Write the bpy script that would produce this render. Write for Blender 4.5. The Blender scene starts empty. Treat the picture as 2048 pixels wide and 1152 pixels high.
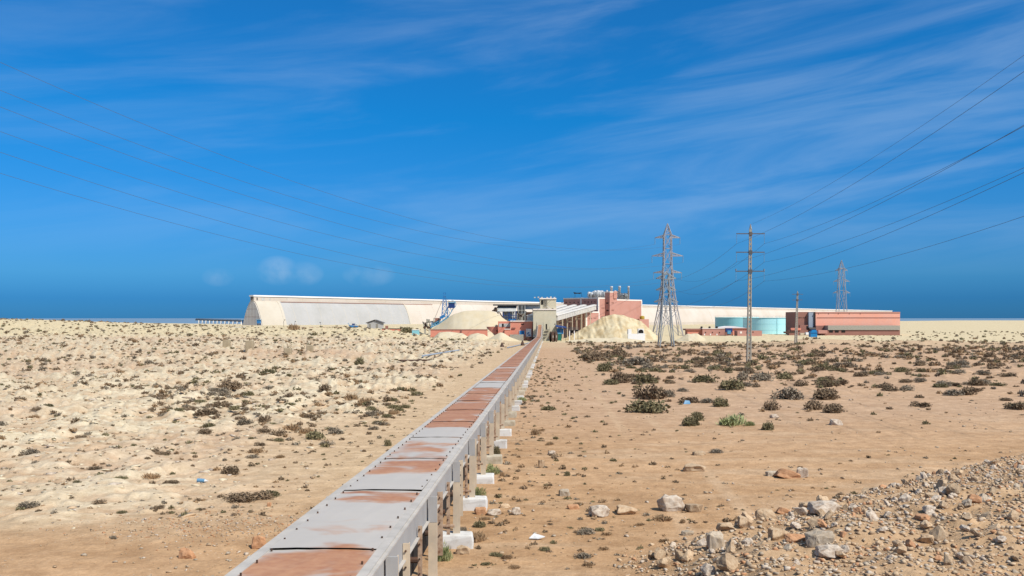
import bpy, math, random
import numpy as np
from mathutils import Vector
random.seed(7); rng = np.random.default_rng(7)
C = bpy.context.scene
COL = C.collection
F = 1842.0; HZ = 636.0; CX = 1024.0; ZC = 4.45      # lens in picture units, horizon row, eye height

def W(px, py, d):                                   # a surveyed point: bearing, elevation, distance -> metres
    return Vector(((px-CX)/F*d, d, ZC-(py-HZ)/F*d))

# ------------------------------------------------------------------ noise + terrain
def _hash(i, j, s):
    h = (i*374761393 + j*668265263 + s*1442695041) & 0xffffffff
    h = ((h ^ (h >> 13))*1274126177) & 0xffffffff
    return ((h ^ (h >> 16)) & 0xffff)/65535.0
def vnoise(x, y, s=0):
    x = np.asarray(x, float); y = np.asarray(y, float)
    i = np.floor(x).astype(np.int64); j = np.floor(y).astype(np.int64)
    u = x-i; v = y-j; u = u*u*(3-2*u); v = v*v*(3-2*v)
    a = _hash(i, j, s); b = _hash(i+1, j, s); c = _hash(i, j+1, s); d = _hash(i+1, j+1, s)
    return (a*(1-u)+b*u)*(1-v)+(c*(1-u)+d*u)*v
def fbm(x, y, s=0, o=4):
    t = 0; a = .5; n = 0
    for k in range(o):
        t = t+a*vnoise(np.asarray(x)*2**k+17.3*k, np.asarray(y)*2**k-9.1*k, s+k); n += a; a *= .55
    return t/n
def ss(a, b, x):
    t = np.clip((np.asarray(x, float)-a)/(b-a), 0, 1); return t*t*(3-2*t)
def convx(Y): return -2.68+.0385*Y
HA = (-175.0, 620.0); HT = (.593, .806); HN = (-.806, .593)
def macro(X, Y):
    X = np.asarray(X, float); Y = np.asarray(Y, float)
    z = -.0114*np.minimum(np.maximum(Y, -20), 330)
    m = ss(10, 62, -X)*ss(150, 440, Y)*3.3
    z = z+m
    # sand bank at the far left
    b = ss(140, 250, -X)*ss(380, 480, Y)
    z = z+b*3.0*ss(138, 195, -X)*(1-ss(500, 590, Y))
    z = z+ss(215, 330, -X)*ss(300, 450, Y)*(1.6+1.2*vnoise(X/130, Y/130, 5))
    # low pinkish bank crossing the left field
    z = z+.9*np.exp(-((Y-150-X*.25)/16)**2)*ss(14, 34, -X)
    # rubble mound near right
    s = (X-2.3)*.677-(Y-18.1)*.735
    z = z+(.42*ss(-.1, 1.3, s)+.35*ss(1.3, 4, s))*ss(1.6, 4.4, X)*ss(5, 12, Y)*(.65+.6*fbm(X*.8, Y*.8, 3))
    # a few low heaps on the plain to the right
    for (hx, hy, r, h) in ((66, 196, 9, 1.3), (50, 178, 6, .7), (88, 260, 14, 1.5), (112, 250, 12, 1.2), (40, 205, 7, .8), (135, 230, 16, 1.0)):
        z = z+h*np.exp(-((X-hx)**2/(r*r)+(Y-hy)**2/(r*r*.5)))
    # the coast: land falls to the sea behind the long store
    sd = (X-HA[0])*HN[0]+(Y-HA[1])*HN[1]
    z = z-34*ss(120, 520, sd)
    return z
def fieldmask(X, Y):                                # crusted hummocky ground on the left
    X = np.asarray(X, float); Y = np.asarray(Y, float)
    e = (convx(Y)-3.6-.012*Y-X)
    n = fbm(X*.12, Y*.12, 11)
    return ss(0, 6, e+(n-.5)*7)*ss(17, 26, Y+(n-.5)*12)
def detail(X, Y):
    X = np.asarray(X, float); Y = np.asarray(Y, float)
    fm = fieldmask(X, Y)
    h1 = fbm(X*.55, Y*.42, 21, 3); h2 = fbm(X*1.6, Y*1.3, 31, 3)
    hum = (.5+.5*ss(28, 60, Y))*(ss(.45, .78, h1)*.36+ss(.46, .72, h2)*.20+ss(.46, .66, fbm(X*1.1, Y*2.6, 35, 4))*.10+.05*fbm(X*5, Y*5, 37, 2))
    left = hum*fm*(1+.8*ss(60, 200, Y))
    r = fbm(X*.30, Y*.5, 41, 3)
    right = (1-fm)*(.10*(r-.5)+.05*(fbm(X*1.4, Y*2.0, 51, 3)-.5))
    right = right+(1-fm)*ss(45, 90, Y)*ss(5+.04*Y, 9+.05*Y, X)*.30*ss(.5, .8, fbm(X*.35, Y*.3, 61, 3))
    near = np.exp(-((X-convx(Y))/1.6)**4)
    return (left+right)*(1-.8*near)*(1-ss(420, 560, Y))
def gz(X, Y): return macro(X, Y)+detail(X, Y)
def G(X, Y): return float(gz(np.array([X]), np.array([Y]))[0])
def ground_at(px, py):                              # where a sight line meets the land
    u = (px-CX)/F; k = (py-HZ)/F
    d = np.concatenate([np.arange(9, 60, .1), np.arange(60, 700, .5)])
    z = macro(u*d, d); L = ZC-k*d
    idx = np.nonzero(L <= z)[0]
    dd = d[idx[0]] if len(idx) else 690.0
    return u*dd, float(dd)
def mscale(px, py): return F/ground_at(px, py)[1]

# ------------------------------------------------------------------ materials
def lin(c):
    return tuple((v/255/12.92 if v/255 <= .04045 else ((v/255+.055)/1.055)**2.4) for v in c)
def alb(c, k=.66): return tuple(min(.9, v*k) for v in lin(c))
def mat(name, c, rough=.8, c2=None, scale=3.0, bump=0.0, bscale=None, metal=0, k=.66, contrast=(.35, .65), stretch=(1, 1, 1), randv=0, spec=.3, detail=6):
    m = bpy.data.materials.new(name); m.use_nodes = True
    nt = m.node_tree; N = nt.nodes; L = nt.links
    p = N['Principled BSDF']; p.inputs['Roughness'].default_value = rough; p.inputs['Metallic'].default_value = metal
    p.inputs['Specular IOR Level'].default_value = spec
    a = alb(c, k); p.inputs['Base Color'].default_value = (*a, 1)
    tc = N.new('ShaderNodeTexCoord'); mp = N.new('ShaderNodeMapping'); mp.inputs['Scale'].default_value = stretch
    L.new(tc.outputs['Object'], mp.inputs['Vector'])
    src = None
    if c2 is not None:
        n = N.new('ShaderNodeTexNoise'); n.inputs['Scale'].default_value = scale; n.inputs['Detail'].default_value = detail
        n.inputs['Roughness'].default_value = .65
        L.new(mp.outputs[0], n.inputs['Vector'])
        r = N.new('ShaderNodeValToRGB'); r.color_ramp.elements[0].position = contrast[0]; r.color_ramp.elements[1].position = contrast[1]
        r.color_ramp.elements[0].color = (*a, 1); r.color_ramp.elements[1].color = (*alb(c2, k), 1)
        L.new(n.outputs['Fac'], r.inputs[0]); src = r.outputs[0]
        L.new(src, p.inputs['Base Color'])
    if randv:
        oi = N.new('ShaderNodeObjectInfo'); mr = N.new('ShaderNodeMapRange')
        mr.inputs['To Min'].default_value = 1-randv; mr.inputs['To Max'].default_value = 1+randv*.6
        L.new(oi.outputs['Random'], mr.inputs['Value'])
        hs = N.new('ShaderNodeHueSaturation'); L.new(mr.outputs[0], hs.inputs['Value'])
        hs.inputs['Color'].default_value = (*a, 1)
        if src: L.new(src, hs.inputs['Color'])
        L.new(hs.outputs[0], p.inputs['Base Color'])
    if bump:
        b = N.new('ShaderNodeBump'); b.inputs['Strength'].default_value = bump
        nb = N.new('ShaderNodeTexNoise'); nb.inputs['Scale'].default_value = bscale or scale*4; nb.inputs['Detail'].default_value = 8
        L.new(mp.outputs[0], nb.inputs['Vector']); L.new(nb.outputs['Fac'], b.inputs['Height']); L.new(b.outputs[0], p.inputs['Normal'])
    return m
M = {}
M['grey_paint'] = mat('grey_paint', (202, 200, 198), .55, (188, 186, 184), 1.2, .05)
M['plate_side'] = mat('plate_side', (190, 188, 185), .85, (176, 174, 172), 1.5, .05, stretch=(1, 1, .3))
M['rim'] = mat('rim', (216, 208, 198), .85, (192, 186, 178), 2.5, .05)
M['leg'] = mat('leg', (224, 204, 176), .7, (200, 184, 162), 3, .1, k=.75)
M['rusty'] = mat('rusty', (205, 178, 152), .8, (140, 98, 72), 9, .2, contrast=(.45, .7))
M['darkmetal'] = mat('darkmetal', (70, 62, 56), .7, (110, 75, 55), 6, .1)
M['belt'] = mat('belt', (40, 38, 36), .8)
M['whitewash'] = mat('whitewash', (235, 233, 228), .9, (190, 182, 168), 5, .3, 12, contrast=(.5, .8), randv=.12)
M['cream'] = mat('cream', (228, 216, 202), .8, (216, 202, 184), .035, 0, contrast=(.4, .7))
M['cream2'] = mat('cream2', (222, 212, 194), .8, (214, 202, 182), .08, 0)
M['palegrey'] = mat('palegrey', (210, 208, 204), .7, (196, 194, 188), .09, 0, k=.58, contrast=(.4, .75))
M['white'] = mat('white', (240, 238, 234), .6, k=.85)
M['capgrey'] = mat('capgrey', (214, 210, 202), .8, (204, 196, 188), .3, k=.9)
M['beige'] = mat('beige', (220, 212, 186), .85, (210, 200, 172), .25, .05, k=.76)
M['pink'] = mat('pink', (217, 162, 146), .85, (210, 152, 134), .3, .03)
M['pinkred'] = mat('pinkred', (220, 138, 116), .85, (214, 146, 122), .4, .03, k=.85)
M['orange'] = mat('orange', (234, 164, 138), .85, (228, 172, 152), .15, .03, k=.9)
M['edge'] = mat('edge', (246, 234, 222), .8, k=.8)
M['galv'] = mat('galv', (176, 182, 184), .5, (150, 158, 160), 2)
M['galv_pink'] = mat('galv_pink', (176, 180, 186), .6, (170, 162, 164), .4)
M['pipe'] = mat('pipe', (226, 228, 228), .4, (196, 200, 200), 1.5)
M['shedgrey'] = mat('shedgrey', (222, 222, 216), .6, (196, 196, 190), .8, .05)
M['gal'] = mat('gallery_sheet', (228, 222, 212), .6, (212, 206, 196), .5, .1, 6, k=.75)
M['dark'] = mat('dark_opening', (40, 36, 34), .9)
M['steel'] = mat('steel', (96, 98, 100), .6, (120, 110, 100), 1.2)
M['blue'] = mat('blue', (60, 145, 205), .5, (44, 120, 190), .8)
M['skyblue'] = mat('skyblue', (110, 180, 210), .5, (80, 150, 190), .8)
M['navy'] = mat('navy', (40, 70, 130), .6)
M['green'] = mat('green', (40, 120, 100), .6)
M['turq'] = mat('turq', (176, 228, 232), .5, (166, 220, 226), .08, stretch=(1, 1, .1), k=.98)
M['turq2'] = mat('turq2', (146, 208, 216), .5, (134, 196, 206), .08, stretch=(1, 1, .1), k=.8)
M['concrete'] = mat('concrete', (196, 190, 174), .9, (170, 164, 150), 2, .1)
M['sandpile'] = mat('sandpile', (236, 222, 192), .95, (230, 212, 176), .35, .3, 1.5, k=.6)
M['roughpile'] = mat('roughpile', (230, 214, 178), .95, (206, 182, 140), .35, .8, 1.2, contrast=(.42, .62))
M['rock'] = mat('rock', (222, 196, 162), .9, (190, 158, 124), 3.5, .5, 9, randv=.22)
M['rockgrey'] = mat('rockgrey', (214, 198, 176), .9, (182, 162, 136), 3.5, .5, 9, randv=.16)
M['rockorange'] = mat('rockorange', (222, 172, 130), .9, (198, 146, 106), 3, .4, 9, randv=.1)
M['rockpale'] = mat('rockpale', (222, 206, 186), .9, (170, 142, 116), 2.5, .5, 8, contrast=(.45, .7))
M['crust'] = mat('crust_stone', (240, 226, 196), .95, (222, 204, 170), 4, .3, 9)
M['whitewash_dirty'] = mat('whitewash_dirty', (222, 212, 190), .9, (176, 160, 134), 3.5, .4, 12, contrast=(.35, .7), randv=.1)
M['block'] = mat('block_concrete', (196, 180, 150), .9, (176, 158, 128), 1.5, .1)
M['wire'] = mat('wire', (84, 104, 128), .6)
M['glassins'] = mat('insulator', (130, 165, 195), .4)
M['brown'] = mat('brown', (176, 128, 112), .85, (168, 118, 104), .3)
M['bluegrey'] = mat('bluegrey', (170, 182, 196), .6)
M['yellow'] = mat('yellow', (196, 170, 70), .7)
M['bluebox'] = mat('bluebox', (30, 150, 215), .5, (40, 130, 190), .5)
M['plastic_white'] = mat('plastic_white', (238, 238, 236), .4)
M['plastic_blue'] = mat('plastic_blue', (120, 170, 205), .35)
M['twig'] = mat('twig', (150, 125, 95), .9)
def leafmat(name, c, c2, k=1.15):
    m = mat(name, c, .85, c2, 2.2, 0, k=k, randv=.25, spec=.1, contrast=(.3, .7)); return m
M['leaf_dark'] = leafmat('leaf_dark', (98, 86, 68), (128, 108, 88))
M['leaf_green'] = leafmat('leaf_green', (98, 96, 70), (120, 108, 82))
M['leaf_bright'] = leafmat('leaf_bright', (122, 132, 86), (146, 146, 108))
M['leaf_dry'] = leafmat('leaf_dry', (122, 100, 76), (160, 134, 104))
M['leaf_grey'] = leafmat('leaf_grey', (110, 104, 90), (134, 120, 104))

# conveyor cover: grey paint with rust at places along the line
def cover_mat():
    m = bpy.data.materials.new('cover_sheet_paint'); m.use_nodes = True
    nt = m.node_tree; N = nt.nodes; L = nt.links; p = N['Principled BSDF']
    p.inputs['Roughness'].default_value = .6; p.inputs['Specular IOR Level'].default_value = .25
    g = N.new('ShaderNodeNewGeometry'); sp = N.new('ShaderNodeSeparateXYZ'); L.new(g.outputs['Position'], sp.inputs[0])
    def math_(op, a, b=None, c=None):
        n = N.new('ShaderNodeMath'); n.operation = op
        for i, v in enumerate((a, b, c)):
            if v is None: continue
            if isinstance(v, (int, float)): n.inputs[i].default_value = v
            else: L.new(v, n.inputs[i])
        return n.outputs[0]
    # stretched noise (streaks run across the belt)
    mp = N.new('ShaderNodeMapping'); mp.inputs['Scale'].default_value = (.55, 1.6, 1); L.new(g.outputs['Position'], mp.inputs[0])
    n1 = N.new('ShaderNodeTexNoise'); n1.inputs['Scale'].default_value = 1.0; n1.inputs['Detail'].default_value = 8; n1.inputs['Roughness'].default_value = .62
    L.new(mp.outputs[0], n1.inputs['Vector'])
    n2 = N.new('ShaderNodeTexNoise'); n2.inputs['Scale'].default_value = .16; n2.inputs['Detail'].default_value = 2; L.new(g.outputs['Position'], n2.inputs['Vector'])
    n3 = N.new('ShaderNodeTexNoise'); n3.inputs['Scale'].default_value = 9; n3.inputs['Detail'].default_value = 6; L.new(g.outputs['Position'], n3.inputs['Vector'])
    yj = math_('ADD', sp.outputs['Y'], math_('MULTIPLY', math_('SUBTRACT', n1.outputs['Fac'], .5), .8))
    r = N.new('ShaderNodeValToRGB'); cr = r.color_ramp; cr.interpolation = 'LINEAR'
    stops = [(0, .3), (9.5, .5), (10.9, .95), (11.1, .22), (12.0, .42), (12.7, .42), (13.2, 0), (13.95, .05), (14.05, .95), (14.9, .9), (15.0, 0), (16.6, .05), (17.0, .66), (18.8, .62), (20.5, .7), (21.7, .5), (22.3, .42), (22.5, .02), (24.3, .05), (24.6, .95), (31, .9), (41.0, .85), (41.3, .05), (46.2, .05), (46.5, .9), (61, .9), (61.6, .5), (64, .8)]
    while len(cr.elements) > 1: cr.elements.remove(cr.elements[-1])
    cr.elements[0].position = 0; cr.elements[0].color = (stops[0][1],)*3+(1,)
    for y, v in stops[1:]:
        e = cr.elements.new(min(1, y/64)); e.color = (v, v, v, 1)
    L.new(math_('MULTIPLY', yj, 1/64), r.inputs[0])
    far = math_('GREATER_THAN', sp.outputs['Y'], 64)
    farv = math_('ADD', .62, math_('MULTIPLY', n2.outputs['Fac'], .9))
    den = math_('ADD', math_('MULTIPLY', r.outputs[0], math_('SUBTRACT', 1, far)), math_('MULTIPLY', farv, far))
    n4 = N.new('ShaderNodeTexNoise'); n4.inputs['Scale'].default_value = .9; n4.inputs['Detail'].default_value = 3; n4.inputs['Distortion'].default_value = .8; L.new(g.outputs['Position'], n4.inputs['Vector'])
    # lateral falloff: edges stay painted
    xc = math_('SUBTRACT', sp.outputs['X'], math_('ADD', -2.68, math_('MULTIPLY', sp.outputs['Y'], .0385)))
    edge = math_('MULTIPLY', math_('POWER', math_('ABSOLUTE', math_('MULTIPLY', xc, 1.5)), 4), .30)
    v = math_('ADD', math_('ADD', math_('MULTIPLY', den, 1.22), math_('MULTIPLY', math_('SUBTRACT', n1.outputs['Fac'], .5), 1.6)), math_('ADD', math_('MULTIPLY', math_('SUBTRACT', n4.outputs['Fac'], .5), 2.3), math_('MULTIPLY', edge, -1.1)))
    fac = N.new('ShaderNodeMapRange'); fac.inputs['From Min'].default_value = .40; fac.inputs['From Max'].default_value = 1.0; fac.interpolation_type = 'SMOOTHSTEP'; L.new(v, fac.inputs['Value'])
    rust = N.new('ShaderNodeValToRGB'); rust.color_ramp.elements[0].position = .3; rust.color_ramp.elements[1].position = .72
    rust.color_ramp.elements[0].color = (*alb((172, 100, 56)), 1); rust.color_ramp.elements[1].color = (*alb((216, 160, 116)), 1)
    L.new(math_('ADD', math_('MULTIPLY', n1.outputs['Fac'], .55), math_('MULTIPLY', n3.outputs['Fac'], .45)), rust.inputs[0])
    gp = N.new('ShaderNodeValToRGB'); gp.color_ramp.elements[0].color = (*alb((200, 193, 184)), 1); gp.color_ramp.elements[1].color = (*alb((216, 207, 196)), 1)
    L.new(n1.outputs['Fac'], gp.inputs[0])
    mx = N.new('ShaderNodeMixRGB'); L.new(math_('MULTIPLY', fac.outputs[0], .92), mx.inputs[0]); L.new(gp.outputs[0], mx.inputs[1]); L.new(rust.outputs[0], mx.inputs[2])
    L.new(mx.outputs[0], p.inputs['Base Color'])
    b = N.new('ShaderNodeBump'); b.inputs['Strength'].default_value = .35; b.inputs['Distance'].default_value = .03; L.new(n4.outputs['Fac'], b.inputs['Height']); L.new(b.outputs[0], p.inputs['Normal'])
    return m
M['cover'] = cover_mat()

def ground_mat():
    m = bpy.data.materials.new('desert_ground'); m.use_nodes = True
    nt = m.node_tree; N = nt.nodes; L = nt.links; p = N['Principled BSDF']
    p.inputs['Roughness'].default_value = .95; p.inputs['Specular IOR Level'].default_value = .1
    at = N.new('ShaderNodeVertexColor'); at.layer_name = 'soil'
    g = N.new('ShaderNodeNewGeometry')
    def noise(s, d=6, st=None):
        n = N.new('ShaderNodeTexNoise'); n.inputs['Scale'].default_value = s; n.inputs['Detail'].default_value = d; n.inputs['Roughness'].default_value = .65
        if st:
            mp = N.new('ShaderNodeMapping'); mp.inputs['Scale'].default_value = st; L.new(g.outputs['Position'], mp.inputs[0]); L.new(mp.outputs[0], n.inputs['Vector'])
        else: L.new(g.outputs['Position'], n.inputs['Vector'])
        return n
    n1 = noise(2.2, 10); n2 = noise(.5, 6, (1, 1.8, 1)); n3 = noise(14, 5)
    def ramp(n, lo, hi, a, b):
        r = N.new('ShaderNodeValToRGB'); r.color_ramp.elements[0].position = lo; r.color_ramp.elements[1].position = hi
        r.color_ramp.elements[0].color = (*a, 1); r.color_ramp.elements[1].color = (*b, 1); L.new(n.outputs['Fac'], r.inputs[0]); return r.outputs[0]
    def mul(a, b, f=1):
        x = N.new('ShaderNodeMixRGB'); x.blend_type = 'MULTIPLY'; x.inputs[0].default_value = f; L.new(a, x.inputs[1]); L.new(b, x.inputs[2]); return x.outputs[0]
    c = mul(at.outputs['Color'], ramp(n1, .34, .66, (.82, .78, .74), (1.12, 1.12, 1.12)))
    c = mul(c, ramp(n2, .35, .65, (.90, .88, .86), (1.06, 1.06, 1.06)))
    c = mul(c, ramp(n3, .30, .62, (.80, .78, .75), (1.08, 1.08, 1.08)), .7)
    # pale grit specks
    vo = N.new('ShaderNodeTexVoronoi'); vo.inputs['Scale'].default_value = 7; L.new(g.outputs['Position'], vo.inputs['Vector'])
    rr = N.new('ShaderNodeValToRGB'); rr.color_ramp.elements[0].position = .10; rr.color_ramp.elements[1].position = .16
    rr.color_ramp.elements[0].color = (.7, .7, .7, 1); rr.color_ramp.elements[1].color = (0, 0, 0, 1); L.new(vo.outputs['Distance'], rr.inputs[0])
    mm = N.new('ShaderNodeMath'); mm.operation = 'MULTIPLY'; L.new(rr.outputs[0], mm.inputs[0])
    gr = N.new('ShaderNodeMapRange'); gr.inputs['From Min'].default_value = .5; gr.inputs['From Max'].default_value = .6; L.new(n2.outputs['Fac'], gr.inputs['Value']); L.new(gr.outputs[0], mm.inputs[1])
    mx = N.new('ShaderNodeMixRGB'); L.new(mm.outputs[0], mx.inputs[0]); L.new(c, mx.inputs[1]); mx.inputs[2].default_value = (*alb((236, 214, 188)), 1)
    L.new(mx.outputs[0], p.inputs['Base Color'])
    b1 = N.new('ShaderNodeBump'); b1.inputs['Strength'].default_value = .55; b1.inputs['Distance'].default_value = .12; L.new(n1.outputs['Fac'], b1.inputs['Height'])
    b2 = N.new('ShaderNodeBump'); b2.inputs['Strength'].default_value = .5; b2.inputs['Distance'].default_value = .03; L.new(n3.outputs['Fac'], b2.inputs['Height']); L.new(b1.outputs[0], b2.inputs['Normal'])
    L.new(b2.outputs[0], p.inputs['Normal'])
    return m
M['ground'] = ground_mat()
def water_mat():
    m = mat('sea_water', (112, 140, 162), .5, (122, 146, 164), .004, .4, .3, k=.8, spec=.5); return m
M['sea'] = water_mat()

# ------------------------------------------------------------------ builders
ORG = {}
class MB:
    def __init__(s): s.v = []; s.f = []
    def add(s, vs, fs):
        o = len(s.v); s.v += [tuple(v) for v in vs]; s.f += [tuple(i+o for i in f) for f in fs]; return s
    def box(s, x0, x1, y0, y1, z0, z1):
        return s.add([(x0,y0,z0),(x1,y0,z0),(x1,y1,z0),(x0,y1,z0),(x0,y0,z1),(x1,y0,z1),(x1,y1,z1),(x0,y1,z1)],
                     [(0,3,2,1),(4,5,6,7),(0,1,5,4),(1,2,6,5),(2,3,7,6),(3,0,4,7)])
    def obox(s, c, ax, l0, l1, w0, w1, z0, z1):     # box along plan axis ax from point c: l along, w to its left
        ax = Vector((ax[0], ax[1])).normalized(); n = Vector((-ax.y, ax.x))
        P = lambda l, w, z: (c[0]+ax.x*l+n.x*w, c[1]+ax.y*l+n.y*w, z)
        return s.add([P(l0,w0,z0),P(l1,w0,z0),P(l1,w1,z0),P(l0,w1,z0),P(l0,w0,z1),P(l1,w0,z1),P(l1,w1,z1),P(l0,w1,z1)],
                     [(0,3,2,1),(4,5,6,7),(0,1,5,4),(1,2,6,5),(2,3,7,6),(3,0,4,7)])
    def bar(s, a, b, r, n=4, r2=None):
        a = Vector(a); b = Vector(b); d = (b-a)
        if d.length < 1e-6: return s
        d.normalize(); up = Vector((0,0,1)) if abs(d.z) < .95 else Vector((1,0,0))
        u = d.cross(up).normalized(); w = d.cross(u)
        r2 = r if r2 is None else r2; vs = []
        for k in range(n):
            t = 2*math.pi*(k+.5)/n; vs.append(a+(u*math.cos(t)+w*math.sin(t))*r)
        for k in range(n):
            t = 2*math.pi*(k+.5)/n; vs.append(b+(u*math.cos(t)+w*math.sin(t))*r2)
        fs = [(k, (k+1) % n, n+(k+1) % n, n+k) for k in range(n)]+[tuple(range(n))[::-1], tuple(range(n, 2*n))]
        return s.add(vs, fs)
    def cyl(s, c, r, z0, z1, n=24, r2=None):
        return s.bar((c[0],c[1],z0), (c[0],c[1],z1), r, n, r2)
    def lathe(s, c, prof, n=24):
        vs = []; fs = []
        for r, z in prof:
            for k in range(n):
                t = 2*math.pi*k/n; vs.append((c[0]+r*math.cos(t), c[1]+r*math.sin(t), z))
        for i in range(len(prof)-1):
            for k in range(n): fs.append((i*n+k, i*n+(k+1)%n, (i+1)*n+(k+1)%n, (i+1)*n+k))
        fs.append(tuple(range(n))[::-1]); fs.append(tuple(range((len(prof)-1)*n, len(prof)*n)))
        return s.add(vs, fs)
    def build(s, name, m, parent=None, smooth=False):
        me = bpy.data.meshes.new(name)
        o = ORG[parent.name] if parent is not None else None
        if o is None:
            a = np.array(s.v); o = Vector((float(a[:,0].mean()), float(a[:,1].mean()), float(a[:,2].min())))
        me.from_pydata([(v[0]-o[0], v[1]-o[1], v[2]-o[2]) for v in s.v], [], s.f)
        me.materials.append(M[m] if isinstance(m, str) else m)
        if smooth: me.polygons.foreach_set('use_smooth', [True]*len(me.polygons))
        ob = bpy.data.objects.new(name, me); COL.objects.link(ob)
        if parent is not None: ob.parent = parent
        else: ob.location = o
        ORG[ob.name] = o
        return ob
def tag(o, label=None, cat=None, group=None, kind=None):
    if label: o['label'] = label
    if cat: o['category'] = cat
    if group: o['group'] = group
    if kind: o['kind'] = kind
    return o
def thing(name, label, cat, loc, group=None):
    o = bpy.data.objects.new(name, None); COL.objects.link(o); o.location = loc; o.empty_display_size = .5
    ORG[o.name] = Vector(loc); return tag(o, label, cat, group)

# ------------------------------------------------------------------ ground, sea
def build_ground():
    ys = [-40, -25, -14, -6, 0, 4, 7, 9]; d = 10.0
    while d < 3200:
        ys.append(d)
        st = d*d*1.7/8197
        if d > 190: st = min(st, 5.0)
        if d > 620: st = 10+(d-620)*.05
        d += max(.09, st)
    us = list(np.arange(-.60, .6001, .00155))
    e = [.60+.004*1.09**k for k in range(0, 75)]
    e = [v for v in np.cumsum([.004*1.09**k for k in range(56)])]
    e = [.60+v for v in e if v < 4.5]
    us = [-v for v in reversed(e)]+us+e
    ys = np.array(ys); us = np.array(us)
    Wd = np.maximum(ys, 0)+9
    X = us[None, :]*Wd[:, None]; Y = np.repeat(ys[:, None], len(us), 1)
    Z = gz(X, Y)
    nr, nc = X.shape
    co = np.stack([X, Y, Z], -1).reshape(-1, 3).astype(np.float32)
    i = np.arange((nr-1)*(nc-1)); r = i//(nc-1); c = i % (nc-1)
    a = r*nc+c
    q = np.stack([a, a+1, a+nc+1, a+nc], -1).astype(np.int32)
    me = bpy.data.meshes.new('ground'); me.vertices.add(len(co)); me.vertices.foreach_set('co', co.ravel())
    me.loops.add(q.size); me.loops.foreach_set('vertex_index', q.ravel())
    me.polygons.add(len(q)); me.polygons.foreach_set('loop_start', np.arange(0, q.size, 4, dtype=np.int32)); me.polygons.foreach_set('loop_total', np.full(len(q), 4, np.int32))
    me.update(); me.polygons.foreach_set('use_smooth', np.ones(len(q), bool))
    # soil colours (the soil's own)
    tan = np.array(alb((216, 178, 138))); tan2 = np.array(alb((206, 168, 128))); crust = np.array(alb((240, 226, 196))); sand = np.array(alb((222, 194, 160)))
    pink = np.array(alb((216, 184, 154))); white = np.array(alb((238, 222, 184))); pale = np.array(alb((218, 188, 154)))
    fm = fieldmask(X, Y); h1 = fbm(X*.55, Y*.42, 21, 3); h2 = fbm(X*1.6, Y*1.3, 31, 3)
    h3 = fbm(X*1.1, Y*2.6, 35, 4); cr = np.clip(ss(.42, .56, h1)*.5+ss(.44, .56, h2)*.45+(ss(.44, .56, h3)-.4)*.7, 0, 1)
    n = fbm(X*.08, Y*.14, 71, 4); n2 = fbm(X*.02, Y*.03, 81, 3)
    def mix(a, b, t): return a*(1-t[..., None])+b*t[..., None]
    right = mix(np.broadcast_to(tan, X.shape+(3,)), np.broadcast_to(tan2, X.shape+(3,)), ss(.35, .65, n))
    right = mix(right, np.broadcast_to(pale, X.shape+(3,)), ss(.48, .7, fbm(X*.25, Y*.9, 91, 4))*.55)
    right = mix(right, np.broadcast_to(pink, X.shape+(3,)), ss(28, 55, Y)*(.5+.4*n))
    right = mix(right, np.broadcast_to(sand, X.shape+(3,)), ss(185, 235, Y+30*(n-.5)))
    right = mix(right, np.broadcast_to(np.array(alb((228, 202, 166))), X.shape+(3,)), ss(0, 1.5, convx(Y)-.6-X)*ss(16, 30, Y)*.8)
    for off in (5.2, 6.9):
        xr = convx(Y)*1.0+off+.35*np.sin(Y*.05)+.012*Y
        right = mix(right, np.broadcast_to(pale*1.06, X.shape+(3,)), np.exp(-((X-xr)/.22)**4)*.55*ss(.35, .6, fbm(X*.7, Y*.18, 95, 3)))
    left = mix(np.broadcast_to(sand, X.shape+(3,)), np.broadcast_to(crust, X.shape+(3,)), cr)
    left = mix(left, np.broadcast_to(pink, X.shape+(3,)), ss(.56, .70, fbm(X*.035, Y*.03, 101, 4))*.5)
    left = mix(left, np.broadcast_to(pink, X.shape+(3,)), np.exp(-((Y-150-X*.25)/15)**2)*.5*ss(14, 30, -X)*ss(.35,.6,n))
    col = mix(right, left, fm)
    plant = ss(262, 330, Y+40*(n-.5)); col = mix(col, np.broadcast_to(white, X.shape+(3,)), plant)
    s = (X-2.3)*.677-(Y-18.1)*.735
    col = mix(col, np.broadcast_to(np.array(alb((208, 178, 142))), X.shape+(3,)), ss(-.3, .8, s)*ss(2, 3, X)*ss(30, 24, Y)*.6)
    ca = me.color_attributes.new('soil', 'FLOAT_COLOR', 'POINT')
    buf = np.ones((nr*nc, 4), np.float32); buf[:, :3] = col.reshape(-1, 3); ca.data.foreach_set('color', buf.ravel())
    me.materials.append(M['ground'])
    o = bpy.data.objects.new('ground', me); COL.objects.link(o); tag(o, kind='structure')
build_ground()
sea = MB(); sea.add([(-60000, -500, -18), (60000, -500, -18), (60000, 60000, -18), (-60000, 60000, -18)], [(0, 1, 2, 3)])
# the sea lies behind the coast only
sea = MB(); sea.add([(-60000, 300, -17), (-60000, 60000, -17), (60000, 60000, -17), (60000, 1500, -17), (1200, 2600, -17), (-900, 300, -17)], [(0, 5, 4, 3, 2, 1)])
so = sea.build('sea', 'sea'); tag(so, kind='structure')

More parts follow.
